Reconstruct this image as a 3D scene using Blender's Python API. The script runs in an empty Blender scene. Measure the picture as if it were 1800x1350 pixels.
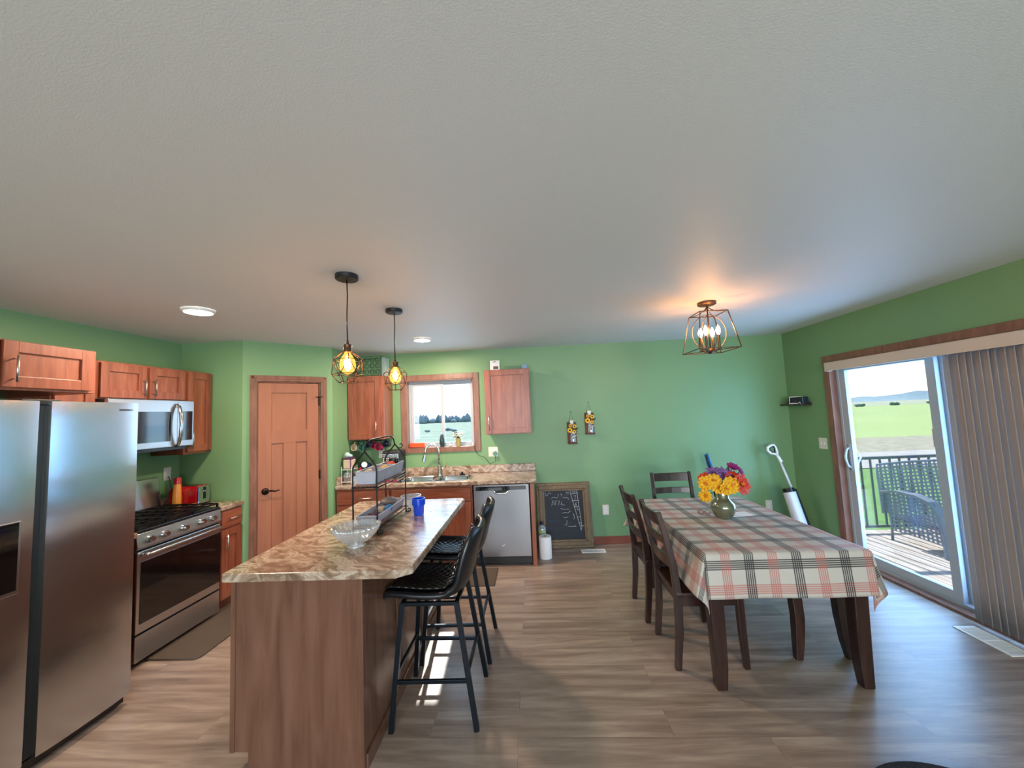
import bpy, bmesh, math, random
from mathutils import Vector, Matrix
random.seed(7)
PI = math.pi
SC = bpy.context.scene
COL = SC.collection
def V(*a): return Vector(a)

# ------------------------------------------------------------------ materials
def lin(c):
    return tuple(((x/255)/12.92 if x/255 <= .04045 else ((x/255+.055)/1.055)**2.4) for x in c)+(1,)
def newmat(name):
    m = bpy.data.materials.new(name); m.use_nodes = True
    nt = m.node_tree; b = nt.nodes['Principled BSDF']
    return m, nt, b
def node(nt, typ, ins=None, **props):
    n = nt.nodes.new(typ)
    for k, v in props.items(): setattr(n, k, v)
    if ins:
        for k, v in ins.items():
            if isinstance(v, bpy.types.NodeSocket): nt.links.new(v, n.inputs[k])
            else: n.inputs[k].default_value = v
    return n
def math_(nt, op, a, b=None):
    n = nt.nodes.new('ShaderNodeMath'); n.operation = op
    for i, v in enumerate((a, b)):
        if v is None: continue
        if isinstance(v, bpy.types.NodeSocket): nt.links.new(v, n.inputs[i])
        else: n.inputs[i].default_value = v
    return n.outputs[0]
def ramp(nt, fac, stops, interp='LINEAR'):
    n = nt.nodes.new('ShaderNodeValToRGB'); n.color_ramp.interpolation = interp
    e = n.color_ramp.elements
    while len(e) < len(stops): e.new(.5)
    for i, (p, c) in enumerate(stops):
        e[i].position = p; e[i].color = lin(c) if max(c[:3]) > 1 else (tuple(c)+(1,))[:4]
    nt.links.new(fac, n.inputs[0]); return n.outputs[0]
def mixc(nt, fac, a, b, mode='MIX'):
    n = nt.nodes.new('ShaderNodeMix'); n.data_type = 'RGBA'; n.blend_type = mode
    for i, v in ((0, fac), (6, a), (7, b)):
        if isinstance(v, bpy.types.NodeSocket): nt.links.new(v, n.inputs[i])
        else: n.inputs[i].default_value = v
    return n.outputs[2]
def coords(nt, kind='Object', scale=(1, 1, 1), rot=(0, 0, 0)):
    tc = nt.nodes.new('ShaderNodeTexCoord')
    mp = node(nt, 'ShaderNodeMapping', {'Vector': tc.outputs[kind], 'Scale': scale, 'Rotation': rot})
    return mp.outputs[0]
def bump(nt, b, h, dist=.002, strength=1):
    n = node(nt, 'ShaderNodeBump', {'Height': h, 'Distance': dist, 'Strength': strength})
    nt.links.new(n.outputs[0], b.inputs['Normal'])
def mat(name, c, rough=.5, metal=0, spec=.5, coat=0, var=.06, scale=8, bmp=0, bscale=60, sheen=0, trans=0, alpha=1):
    """plain procedural finish: base colour with slight noise variation and optional bump"""
    m, nt, b = newmat(name)
    co = coords(nt)
    nz = node(nt, 'ShaderNodeTexNoise', {'Vector': co, 'Scale': scale, 'Detail': 3}).outputs[0]
    l = lin(c)
    lo = tuple(x*(1-var) for x in l[:3])+(1,); hi = tuple(min(1, x*(1+var)) for x in l[:3])+(1,)
    nt.links.new(mixc(nt, nz, lo, hi), b.inputs['Base Color'])
    b.inputs['Roughness'].default_value = rough; b.inputs['Metallic'].default_value = metal
    b.inputs['Specular IOR Level'].default_value = spec; b.inputs['Coat Weight'].default_value = coat
    if trans: b.inputs['Transmission Weight'].default_value = trans
    if alpha < 1: b.inputs['Alpha'].default_value = alpha
    if bmp:
        n2 = node(nt, 'ShaderNodeTexNoise', {'Vector': co, 'Scale': bscale, 'Detail': 2}).outputs[0]
        bump(nt, b, n2, bmp)
    return m
def wood(name, dark, mid, light, rough=.35, scale=(14, 14, 1.2), coat=.15, rot=(0, 0, 0)):
    m, nt, b = newmat(name)
    co = coords(nt, scale=scale, rot=rot)
    n1 = node(nt, 'ShaderNodeTexNoise', {'Vector': co, 'Scale': 2.2, 'Detail': 5, 'Distortion': .6}).outputs[0]
    n2 = node(nt, 'ShaderNodeTexNoise', {'Vector': coords(nt, scale=(2.5, 2.5, 1.3)), 'Scale': 1.6, 'Detail': 2}).outputs[0]
    c = ramp(nt, n1, [(.3, dark), (.5, mid), (.72, light)])
    c2 = mixc(nt, math_(nt, 'MULTIPLY', n2, .35), c, lin(mid))
    nt.links.new(c2, b.inputs['Base Color'])
    b.inputs['Roughness'].default_value = rough; b.inputs['Coat Weight'].default_value = coat
    b.inputs['Coat Roughness'].default_value = .3
    bump(nt, b, n1, .0004)
    return m
def emit(name, c, s):
    m = bpy.data.materials.new(name); m.use_nodes = True; nt = m.node_tree; nt.nodes.clear()
    o = nt.nodes.new('ShaderNodeOutputMaterial'); e = node(nt, 'ShaderNodeEmission', {'Color': tuple(c)+(1,), 'Strength': s})
    nt.links.new(e.outputs[0], o.inputs[0]); return m
def glass(name, tint=(1, 1, 1), refl=.08, rough=.02, opac=0, ocol=(1, 1, 1)):
    m = bpy.data.materials.new(name); m.use_nodes = True; nt = m.node_tree; nt.nodes.clear()
    o = nt.nodes.new('ShaderNodeOutputMaterial')
    t = node(nt, 'ShaderNodeBsdfTransparent', {'Color': tuple(tint)+(1,)})
    g = node(nt, 'ShaderNodeBsdfGlossy', {'Color': (1, 1, 1, 1), 'Roughness': rough})
    fr = node(nt, 'ShaderNodeLayerWeight', {'Blend': .25})
    f = math_(nt, 'ADD', math_(nt, 'MULTIPLY', fr.outputs[1], .6 if opac else .2), refl)
    mx = nt.nodes.new('ShaderNodeMixShader'); nt.links.new(f, mx.inputs[0]); nt.links.new(t.outputs[0], mx.inputs[1]); nt.links.new(g.outputs[0], mx.inputs[2])
    out = mx.outputs[0]
    if opac:
        d = node(nt, 'ShaderNodeBsdfDiffuse', {'Color': tuple(ocol)+(1,)})
        m2 = nt.nodes.new('ShaderNodeMixShader'); m2.inputs[0].default_value = opac
        nt.links.new(out, m2.inputs[1]); nt.links.new(d.outputs[0], m2.inputs[2]); out = m2.outputs[0]
    nt.links.new(out, o.inputs[0]); return m

M = {}
# green eggshell wall paint
def wall_paint():
    m, nt, b = newmat('green_wall_paint')
    co = coords(nt)
    n = node(nt, 'ShaderNodeTexNoise', {'Vector': co, 'Scale': 1.3, 'Detail': 2}).outputs[0]
    nt.links.new(mixc(nt, n, lin((114, 152, 108)), lin((121, 159, 114))), b.inputs['Base Color'])
    n2 = node(nt, 'ShaderNodeTexNoise', {'Vector': co, 'Scale': 220, 'Detail': 2}).outputs[0]
    b.inputs['Roughness'].default_value = .42; b.inputs['Specular IOR Level'].default_value = .4
    bump(nt, b, n2, .0006); return m
M['wall'] = wall_paint()
def ceiling_paint():
    m, nt, b = newmat('textured_ceiling_paint')
    co = coords(nt)
    n = node(nt, 'ShaderNodeTexNoise', {'Vector': co, 'Scale': 190, 'Detail': 3, 'Roughness': .6}).outputs[0]
    nt.links.new(mixc(nt, n, lin((212, 212, 210)), lin((224, 223, 220))), b.inputs['Base Color'])
    b.inputs['Roughness'].default_value = .55; b.inputs['Specular IOR Level'].default_value = .3
    bump(nt, b, n, .0007); return m
M['ceiling'] = ceiling_paint()
def floor_planks():
    m, nt, b = newmat('grey_brown_plank_floor')
    co = coords(nt, 'Object')
    def brick(c1, c2, mort):
        br = node(nt, 'ShaderNodeTexBrick', {'Vector': co, 'Scale': 1, 'Color1': c1, 'Color2': c2, 'Mortar': mort, 'Mortar Size': .0016,
                                           'Brick Width': 1.22, 'Row Height': .18, 'Bias': 0})
        br.offset = .37; br.offset_frequency = 2; return br.outputs[0]
    base = brick(lin((164, 144, 130)), lin((130, 112, 100)), lin((74, 62, 56)))
    wob = brick((0, 0, 0, 1), (1, 1, 1, 1), (.5, .5, .5, 1))
    sep = math_(nt, 'MULTIPLY', wob, 13.0)
    comb = node(nt, 'ShaderNodeCombineXYZ', {'X': sep, 'Y': sep, 'Z': 0.0}).outputs[0]
    av = node(nt, 'ShaderNodeVectorMath', {0: co, 1: comb}, operation='ADD').outputs[0]
    mp = node(nt, 'ShaderNodeMapping', {'Vector': av, 'Scale': (1.1, 11, 1)}).outputs[0]
    n = node(nt, 'ShaderNodeTexNoise', {'Vector': mp, 'Scale': 1.5, 'Detail': 6, 'Roughness': .6, 'Distortion': .4}).outputs[0]
    g = ramp(nt, n, [(.32, (104, 86, 76)), (.5, (152, 132, 120)), (.7, (196, 178, 162))])
    mp2 = node(nt, 'ShaderNodeMapping', {'Vector': av, 'Scale': (4, 60, 1)}).outputs[0]
    n2 = node(nt, 'ShaderNodeTexNoise', {'Vector': mp2, 'Scale': 1.5, 'Detail': 3}).outputs[0]
    c = mixc(nt, .62, base, g); c = mixc(nt, math_(nt, 'MULTIPLY', n2, .3), c, lin((112, 96, 84)))
    nt.links.new(c, b.inputs['Base Color'])
    b.inputs['Roughness'].default_value = .34; b.inputs['Specular IOR Level'].default_value = .5
    bump(nt, b, n2, .0004); return m
M['floor'] = floor_planks()
def laminate(name='marbled_brown_laminate'):
    m, nt, b = newmat(name)
    co = coords(nt, rot=(0, 0, .5))
    w = node(nt, 'ShaderNodeTexNoise', {'Vector': co, 'Scale': 2.6, 'Detail': 3}).outputs[1]
    cc = node(nt, 'ShaderNodeVectorMath', {0: w, 1: (.4, .4, .4)}, operation='MULTIPLY').outputs[0]
    av = node(nt, 'ShaderNodeVectorMath', {0: co, 1: cc}, operation='ADD').outputs[0]
    mp = node(nt, 'ShaderNodeMapping', {'Vector': av, 'Scale': (1.6, 9, 9)}).outputs[0]
    n = node(nt, 'ShaderNodeTexNoise', {'Vector': mp, 'Scale': 2.4, 'Detail': 9, 'Roughness': .68, 'Distortion': .5}).outputs[0]
    c = ramp(nt, n, [(.28, (92, 74, 62)), (.42, (136, 110, 92)), (.5, (164, 140, 120)), (.58, (204, 188, 170)), (.66, (146, 122, 104)), (.8, (216, 206, 192))])
    n2 = node(nt, 'ShaderNodeTexNoise', {'Vector': co, 'Scale': 130, 'Detail': 2}).outputs[0]
    c2 = mixc(nt, math_(nt, 'MULTIPLY', n2, .3), c, lin((104, 86, 74)))
    nt.links.new(c2, b.inputs['Base Color'])
    b.inputs['Roughness'].default_value = .2; b.inputs['Specular IOR Level'].default_value = .55
    n3 = node(nt, 'ShaderNodeTexNoise', {'Vector': co, 'Scale': 120, 'Detail': 1}).outputs[0]
    bump(nt, b, n3, .0006); return m
M['laminate'] = laminate()
M['cab'] = wood('cherry_stained_maple', (114, 58, 39), (138, 75, 52), (156, 94, 68))
M['cabx'] = wood('cherry_stained_maple_across', (114, 58, 39), (138, 75, 52), (156, 94, 68), scale=(1.2, 14, 14))
M['island'] = wood('brown_maple_panel', (92, 62, 49), (110, 76, 61), (122, 88, 73), scale=(9, 9, 1.0), rough=.22)
M['door'] = wood('painted_tan_door', (146, 92, 69), (154, 100, 75), (160, 106, 80), scale=(6, 6, .8), rough=.45)
M['trim'] = wood('stained_trim_wood', (108, 72, 57), (128, 88, 71), (144, 102, 85), scale=(10, 10, 2))
M['base'] = wood('stained_baseboard_wood', (108, 58, 44), (130, 72, 54), (144, 84, 62), scale=(2, 12, 12))
M['espresso'] = wood('espresso_stained_wood', (28, 16, 14), (46, 26, 22), (70, 40, 32), rough=.28, coat=.3)
def steel(name, c=(196, 198, 202), rough=.25, grain=(2, 2, 160), amt=.0002, metal=1):
    m, nt, b = newmat(name)
    co = coords(nt, scale=grain)
    n = node(nt, 'ShaderNodeTexNoise', {'Vector': co, 'Scale': 3, 'Detail': 3}).outputs[0]
    l = lin(c)
    nt.links.new(mixc(nt, n, tuple(x*.9 for x in l[:3])+(1,), l), b.inputs['Base Color'])
    b.inputs['Metallic'].default_value = metal; b.inputs['Roughness'].default_value = rough
    bump(nt, b, n, amt); return m
M['steel'] = steel('brushed_stainless_steel')
M['steelh'] = steel('brushed_stainless_steel_upright', grain=(160, 160, 2), rough=.28)
M['fridge'] = steel('smooth_stainless_fridge_skin', c=(204, 208, 212), grain=(3, 3, 3), amt=.0006, rough=.24)
b_ = M['fridge'].node_tree.nodes['Principled BSDF']; b_.inputs['Anisotropic'].default_value = .85
nt_ = M['fridge'].node_tree; tg = nt_.nodes.new('ShaderNodeTangent'); tg.direction_type = 'RADIAL'; tg.axis = 'Z'; nt_.links.new(tg.outputs[0], b_.inputs['Tangent'])
M['chrome'] = steel('satin_nickel', c=(205, 205, 205), rough=.16, amt=0.00002)
M['nickel'] = steel('brushed_nickel_pull', c=(214, 208, 200), rough=.3, amt=0.00002)
M['sink'] = steel('sink_stainless', c=(214, 216, 220), rough=.12, amt=0.0001, grain=(60, 3, 3))
M['black'] = mat('black_enamel', (14, 15, 18), .25, var=.2)
M['blackglass'] = mat('dark_oven_glass', (12, 12, 14), .06, spec=.8, var=.1)
M['darkplastic'] = mat('dark_plastic', (28, 30, 34), .4)
M['iron'] = mat('matte_wrought_iron', (30, 29, 32), .4, metal=.6, var=.2)
M['bronze'] = mat('oil_rubbed_bronze', (104, 78, 62), .38, metal=.8, var=.15)
M['lever'] = mat('dark_bronze_lever', (44, 34, 30), .3, metal=.85)
M['vinyl'] = mat('white_vinyl_frame', (172, 179, 187), .35, var=.02)
M['white'] = mat('white_plastic', (232, 232, 228), .4, var=.02)
M['plate'] = mat('off_white_wall_plate', (222, 218, 206), .4, var=.02)
M['valance'] = mat('cream_valance_plastic', (206, 190, 176), .5, var=.02)
M['paper'] = mat('white_paper', (238, 238, 240), .85, var=.03, bmp=.0006)
M['rubber'] = mat('grey_brown_mat_rubber', (84, 72, 62), .75, var=.1, bmp=.001, bscale=200)
M['rugpile'] = mat('dark_rug_pile', (44, 40, 42), .95, var=.25, scale=60, bmp=.01, bscale=150)
M['stoolmetal'] = mat('blue_black_stool_frame', (26, 34, 42), .35, metal=.7, var=.1)
def leather():
    m, nt, b = newmat('black_quilted_leather')
    nz = node(nt, 'ShaderNodeTexNoise', {'Vector': coords(nt), 'Scale': 160, 'Detail': 3}).outputs[0]
    nt.links.new(mixc(nt, nz, lin((15, 17, 21)), lin((26, 28, 33))), b.inputs['Base Color'])
    b.inputs['Roughness'].default_value = .32; b.inputs['Specular IOR Level'].default_value = .6
    bump(nt, b, nz, .0006); return m
M['leather'] = leather()
def quilt():
    m, nt, b = newmat('diamond_quilted_leather')
    uv = nt.nodes.new('ShaderNodeUVMap').outputs[0]
    s = node(nt, 'ShaderNodeSeparateXYZ', {0: uv})
    a = math_(nt, 'ADD', s.outputs[0], s.outputs[1]); c = math_(nt, 'SUBTRACT', s.outputs[0], s.outputs[1])
    fa = math_(nt, 'ABSOLUTE', math_(nt, 'SINE', math_(nt, 'MULTIPLY', a, 3.14159)))
    fc = math_(nt, 'ABSOLUTE', math_(nt, 'SINE', math_(nt, 'MULTIPLY', c, 3.14159)))
    h = math_(nt, 'POWER', math_(nt, 'MULTIPLY', fa, fc), .45)
    b.inputs['Base Color'].default_value = lin((20, 22, 26)); b.inputs['Roughness'].default_value = .28
    b.inputs['Specular IOR Level'].default_value = .7
    bump(nt, b, h, .0035); return m
M['quilt'] = quilt()
def plaid():
    m, nt, b = newmat('cream_plaid_cotton')
    uv = nt.nodes.new('ShaderNodeUVMap').outputs[0]
    s = node(nt, 'ShaderNodeSeparateXYZ', {0: uv})
    def stripes(t, off, lines=5, half=.105):
        f = math_(nt, 'FRACT', math_(nt, 'ADD', t, off))            # group centred at f = .5
        d = math_(nt, 'ABSOLUTE', math_(nt, 'SUBTRACT', f, .5))
        inside = math_(nt, 'LESS_THAN', d, half)
        per = 2*half/lines
        ln = math_(nt, 'FRACT', math_(nt, 'DIVIDE', math_(nt, 'ADD', math_(nt, 'SUBTRACT', f, .5), half), per))
        line = math_(nt, 'LESS_THAN', math_(nt, 'ABSOLUTE', math_(nt, 'SUBTRACT', ln, .5)), .25)
        fill = math_(nt, 'MULTIPLY', inside, .22)
        return math_(nt, 'MAXIMUM', math_(nt, 'MULTIPLY', inside, line), fill)
    weave = node(nt, 'ShaderNodeTexNoise', {'Vector': uv, 'Scale': 120, 'Detail': 2}).outputs[0]
    c = mixc(nt, weave, lin((176, 168, 160)), lin((192, 186, 178)))
    red = lin((172, 88, 80)); blk = lin((28, 26, 30))
    for axis in (1, 0):
        t = s.outputs[axis]
        c = mixc(nt, math_(nt, 'MULTIPLY', stripes(t, 0.0), .72), c, red)
        c = mixc(nt, math_(nt, 'MULTIPLY', stripes(t, .5), .95), c, blk)
    nt.links.new(c, b.inputs['Base Color']); b.inputs['Roughness'].default_value = .55
    b.inputs['Sheen Weight'].default_value = .1
    bump(nt, b, weave, .0006); return m
M['plaid'] = plaid()
M['celadon'] = mat('glazed_green_gold_ceramic', (126, 132, 108), .12, metal=.6, coat=.8, var=.25, scale=9)
M['vane'] = mat('taupe_fabric_vane', (184, 173, 168), .7, var=.04)
_nt = M['vane'].node_tree; _o = [n for n in _nt.nodes if n.type == 'OUTPUT_MATERIAL'][0]
_t = node(_nt, 'ShaderNodeBsdfTranslucent', {'Color': lin((184, 170, 164))}); _m = _nt.nodes.new('ShaderNodeMixShader'); _m.inputs[0].default_value = .2
_nt.links.new(_nt.nodes['Principled BSDF'].outputs[0], _m.inputs[1]); _nt.links.new(_t.outputs[0], _m.inputs[2]); _nt.links.new(_m.outputs[0], _o.inputs[0])
M['bulb'] = emit('glowing_filament_bulb', (1.0, .60, .24), 120)
M['candle_bulb'] = emit('glowing_candle_bulb', (1.0, .44, .15), 135)
M['led'] = emit('lit_ceiling_diffuser', (1.0, .84, .68), 26)
M['amber'] = glass('lit_amber_bulb_glass', (1.0, .70, .36), .06)
_nt = M['amber'].node_tree; _o = [n for n in _nt.nodes if n.type == 'OUTPUT_MATERIAL'][0]; _a = _nt.nodes.new('ShaderNodeAddShader')
_e = node(_nt, 'ShaderNodeEmission', {'Color': (1.0, .40, .08, 1), 'Strength': .9}); _nt.links.new(_o.inputs[0].links[0].from_socket, _a.inputs[0]); _nt.links.new(_e.outputs[0], _a.inputs[1]); _nt.links.new(_a.outputs[0], _o.inputs[0])
M['glass'] = glass('window_pane_glass', (.97, .99, 1.0), .04)
M['clear'] = glass('clear_pressed_glass', (.90, .94, .96), .14, .08, opac=.16, ocol=(.8, .85, .9))
M['clearplastic'] = glass('clear_plastic', (.88, .93, .97), .1, .1, opac=.18, ocol=(.75, .85, .95))
M['blueplastic'] = glass('blue_tinted_plastic', (.04, .22, .9), .1, .06, opac=.45, ocol=(.01, .12, .85))
M['greenliq'] = mat('yellow_green_liquid', (176, 196, 52), .2)
M['red'] = mat('glossy_red_enamel', (158, 14, 30), .15, coat=.8)
M['orange'] = mat('orange_cloth', (226, 88, 48), .8, bmp=.002)
M['syrup'] = mat('amber_bottle', (196, 132, 52), .25)
M['stone'] = mat('white_stoneware', (206, 208, 212), .3)
M['greyplastic'] = mat('grey_lilac_plastic_tray', (170, 172, 186), .35)
M['taupe'] = mat('taupe_plastic', (110, 98, 94), .5)
M['bluepl'] = mat('bright_blue_plastic', (22, 112, 176), .3)
M['teal'] = mat('teal_glaze', (60, 126, 108), .25)
M['navy'] = mat('navy_glaze', (24, 38, 62), .25)
M['beige'] = mat('beige_glaze', (206, 190, 160), .3)
M['magenta'] = mat('raspberry_glaze', (150, 30, 70), .25)
M['kraft'] = mat('printed_kraft_tin', (196, 176, 156), .5, var=.2, scale=30)
M['purplelid'] = mat('purple_lid', (92, 36, 84), .4)
M['bluecamo'] = mat('blue_white_print', (120, 150, 178), .6, var=.9, scale=50)
M['greenleaf'] = mat('dark_green_leaf', (40, 74, 34), .6, var=.3)
M['yellowp'] = mat('yellow_petal', (238, 178, 22), .55, var=.15, scale=40)
M['redp'] = mat('coral_red_petal', (214, 66, 36), .55, var=.15, scale=40)
M['purplep'] = mat('lilac_petal', (126, 92, 156), .55, var=.15, scale=40)
M['magentap'] = mat('magenta_petal', (150, 30, 118), .55, var=.15, scale=40)
M['orangec'] = mat('orange_flower_centre', (206, 108, 30), .7, var=.3, scale=80)
M['brownc'] = mat('brown_flower_centre', (80, 40, 16), .8, var=.3, scale=80)
M['whitep'] = mat('cream_petal', (226, 220, 200), .6)
M['barn'] = wood('reddish_barnwood', (70, 40, 34), (104, 62, 52), (128, 82, 68), scale=(12, 12, 2), rough=.7, coat=0)
M['gilt'] = mat('antique_gilt_frame', (112, 94, 70), .5, metal=.25, var=.5, scale=40, bmp=.004, bscale=90)
def chalk_slate():
    m, nt, b = newmat('smudged_chalkboard')
    n = node(nt, 'ShaderNodeTexNoise', {'Vector': coords(nt, scale=(3, 3, 9)), 'Scale': 1.6, 'Detail': 5, 'Distortion': 1.2}).outputs[0]
    nt.links.new(ramp(nt, n, [(.4, (12, 19, 31)), (.62, (22, 32, 46)), (.8, (56, 66, 80))]), b.inputs['Base Color'])
    b.inputs['Roughness'].default_value = .6; return m
M['slate'] = chalk_slate()
M['chalk'] = mat('white_chalk', (188, 190, 190), .95)
M['oliveglass'] = mat('dark_green_mottled_ceramic', (40, 62, 58), .3, var=.5, scale=60)
M['terracotta'] = mat('gold_foil_pot', (196, 182, 120), .3, metal=.4)
M['wicker'] = mat('blue_grey_resin_wicker', (118, 126, 138), .55, var=.2, scale=80)
M['railing'] = mat('dark_bronze_railing', (72, 78, 84), .45, metal=.2)
def deck_wood():
    m, nt, b = newmat('weathered_deck_boards')
    co = coords(nt, scale=(9, .8, 9))
    n = node(nt, 'ShaderNodeTexNoise', {'Vector': co, 'Scale': 3, 'Detail': 4}).outputs[0]
    nt.links.new(ramp(nt, n, [(.3, (150, 138, 126)), (.7, (196, 188, 178))]), b.inputs['Base Color'])
    b.inputs['Roughness'].default_value = .8; return m
M['deck'] = deck_wood()
def ground(name, a, c, scale=.4, b3=None):
    m, nt, b = newmat(name)
    n = node(nt, 'ShaderNodeTexNoise', {'Vector': coords(nt), 'Scale': scale, 'Detail': 8, 'Roughness': .7}).outputs[0]
    st = [(.3, a), (.7, c)] if not b3 else [(.3, a), (.5, c), (.7, b3)]
    nt.links.new(ramp(nt, n, st), b.inputs['Base Color']); b.inputs['Roughness'].default_value = .95
    return m
M['lawn'] = ground('green_lawn', (60, 104, 36), (104, 146, 58), 3.0)
M['crop'] = ground('yellow_green_crop', (124, 146, 78), (142, 160, 92), .05)
M['road'] = ground('pale_gravel_road', (146, 142, 138), (164, 160, 154), .8)
M['drygrass'] = ground('dry_grass_verge', (92, 92, 74), (138, 132, 110), 2.0, (166, 158, 138))
M['farland'] = ground('far_pasture', (116, 130, 104), (158, 156, 130), .02)
M['pasture'] = ground('grey_green_pasture', (78, 108, 96), (108, 136, 118), .25, (136, 158, 140))
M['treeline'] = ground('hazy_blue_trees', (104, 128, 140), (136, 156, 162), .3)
M['bush'] = ground('dark_bush', (56, 84, 62), (84, 110, 80), 2)

# ------------------------------------------------------------------ mesh building
class MB:
    def __init__(s): s.bm = bmesh.new(); s.uv = None
    def box(s, a, b, mat4=None):
        x0, y0, z0 = a; x1, y1, z1 = b
        vs = [s.bm.verts.new(p) for p in ((x0, y0, z0), (x1, y0, z0), (x1, y1, z0), (x0, y1, z0), (x0, y0, z1), (x1, y0, z1), (x1, y1, z1), (x0, y1, z1))]
        for f in ((3, 2, 1, 0), (4, 5, 6, 7), (0, 1, 5, 4), (1, 2, 6, 5), (2, 3, 7, 6), (3, 0, 4, 7)): s.bm.faces.new([vs[i] for i in f])
        if mat4 is not None:
            for v in vs: v.co = mat4 @ v.co
        return s
    def ring(s, c, n, r, seg, up=None, sx=1, sy=1):
        n = n.normalized(); u = up if up is not None else (V(0, 0, 1) if abs(n.z) < .9 else V(1, 0, 0))
        a = n.cross(u).normalized(); b = n.cross(a).normalized()
        return [s.bm.verts.new(c+a*(r*sx*math.cos(2*PI*i/seg))+b*(r*sy*math.sin(2*PI*i/seg))) for i in range(seg)]
    def bridge(s, r0, r1):
        k = len(r0)
        for i in range(k): s.bm.faces.new((r0[i], r0[(i+1) % k], r1[(i+1) % k], r1[i]))
    def cyl(s, p, q, r, r2=None, seg=16):
        p, q = Vector(p), Vector(q); r2 = r if r2 is None else r2; n = q-p
        a = s.ring(p, n, r, seg); b = s.ring(q, n, r2, seg); s.bridge(a, b)
        s.bm.faces.new(list(reversed(a))); s.bm.faces.new(b); return s
    def tube(s, pts, r, seg=8, closed=False, taper=None, sx=1, sy=1):
        pts = [Vector(p) for p in pts]; n = len(pts); rings = []; up = None
        for i, p in enumerate(pts):
            if closed: t = (pts[(i+1) % n]-pts[i-1])
            else: t = pts[min(i+1, n-1)]-pts[max(i-1, 0)]
            if t.length < 1e-9: t = V(0, 0, 1)
            t.normalize()
            if up is None: up = V(0, 0, 1) if abs(t.z) < .9 else V(1, 0, 0)
            up = (up-t*up.dot(t))
            if up.length < 1e-4: up = V(1, 0, 0)-t*t.x
            up.normalize()
            rr = r if taper is None else r*taper[i]
            rings.append(s.ring(p, t, rr, seg, up, sx, sy))
        for i in range(n-1): s.bridge(rings[i], rings[i+1])
        if closed: s.bridge(rings[-1], rings[0])
        else: s.bm.faces.new(list(reversed(rings[0]))); s.bm.faces.new(rings[-1])
        return s
    def bar(s, p, q, w, h=None, w2=None, h2=None, up=None):
        """rectangular bar from p to q"""
        p, q = Vector(p), Vector(q); h = h or w; w2 = w2 or w; h2 = h2 or h
        n = (q-p).normalized(); u = up or (V(0, 0, 1) if abs(n.z) < .9 else V(0, 1, 0))
        a = n.cross(u).normalized(); b = a.cross(n).normalized()
        r = []
        for c, ww, hh in ((p, w, h), (q, w2, h2)):
            r.append([s.bm.verts.new(c+a*(ww/2*i)+b*(hh/2*j)) for i, j in ((-1, -1), (1, -1), (1, 1), (-1, 1))])
        s.bridge(r[0], r[1]); s.bm.faces.new(list(reversed(r[0]))); s.bm.faces.new(r[1]); return s
    def path_bar(s, pts, w, h, side=(1, 0, 0), ws=None):
        """rectangular section swept on points; w along side, h across"""
        pts = [Vector(p) for p in pts]; side = Vector(side).normalized(); R = []
        for i, p in enumerate(pts):
            t = (pts[min(i+1, len(pts)-1)]-pts[max(i-1, 0)]).normalized(); nrm = side.cross(t).normalized()
            k = 1 if ws is None else ws[i]
            R.append([s.bm.verts.new(p+side*(w/2*k*a)+nrm*(h/2*k*b)) for a, b in ((-1, -1), (1, -1), (1, 1), (-1, 1))])
        for i in range(len(R)-1): s.bridge(R[i], R[i+1])
        s.bm.faces.new(list(reversed(R[0]))); s.bm.faces.new(R[-1]); return s
    def lathe(s, prof, c=(0, 0, 0), seg=32, cap=True, sx=1, sy=1):
        c = Vector(c); R = []
        for r, z in prof: R.append([s.bm.verts.new(c+V(max(r, 1e-4)*sx*math.cos(2*PI*i/seg), max(r, 1e-4)*sy*math.sin(2*PI*i/seg), z)) for i in range(seg)])
        for i in range(len(R)-1): s.bridge(R[i], R[i+1])
        if cap: s.bm.faces.new(list(reversed(R[0]))); s.bm.faces.new(R[-1])
        return s
    def sph(s, c, r, sc=(1, 1, 1), seg=16):
        m = Matrix.Translation(Vector(c)) @ Matrix.Diagonal(Vector(sc).to_4d())
        bmesh.ops.create_uvsphere(s.bm, u_segments=seg, v_segments=max(6, seg//2), radius=r, matrix=m); return s
    def prism(s, poly, lo, hi, axis='z'):
        """extrude 2D polygon: axis z -> (x,y), axis y -> (x,z), axis x -> (y,z)"""
        def P(a, b, h): return {'z': (a, b, h), 'y': (a, h, b), 'x': (h, a, b)}[axis]
        A = [s.bm.verts.new(P(a, b, lo)) for a, b in poly]; B = [s.bm.verts.new(P(a, b, hi)) for a, b in poly]
        s.bridge(A, B); s.bm.faces.new(list(reversed(A))); s.bm.faces.new(B); return s
    def face(s, pts): s.bm.faces.new([s.bm.verts.new(p) for p in pts]); return s
    def grid(s, fn, nu, nv, uvfn=None):
        g = [[s.bm.verts.new(fn(i/nu, j/nv)) for j in range(nv+1)] for i in range(nu+1)]
        uvl = s.bm.loops.layers.uv.verify() if uvfn else None
        for i in range(nu):
            for j in range(nv):
                f = s.bm.faces.new((g[i][j], g[i+1][j], g[i+1][j+1], g[i][j+1]))
                if uvfn:
                    for l, (a, b) in zip(f.loops, ((i, j), (i+1, j), (i+1, j+1), (i, j+1))): l[uvl].uv = uvfn(a/nu, b/nv)
        return s
    def xf(s, m):
        for v in s.bm.verts: v.co = m @ v.co
        return s

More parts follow.
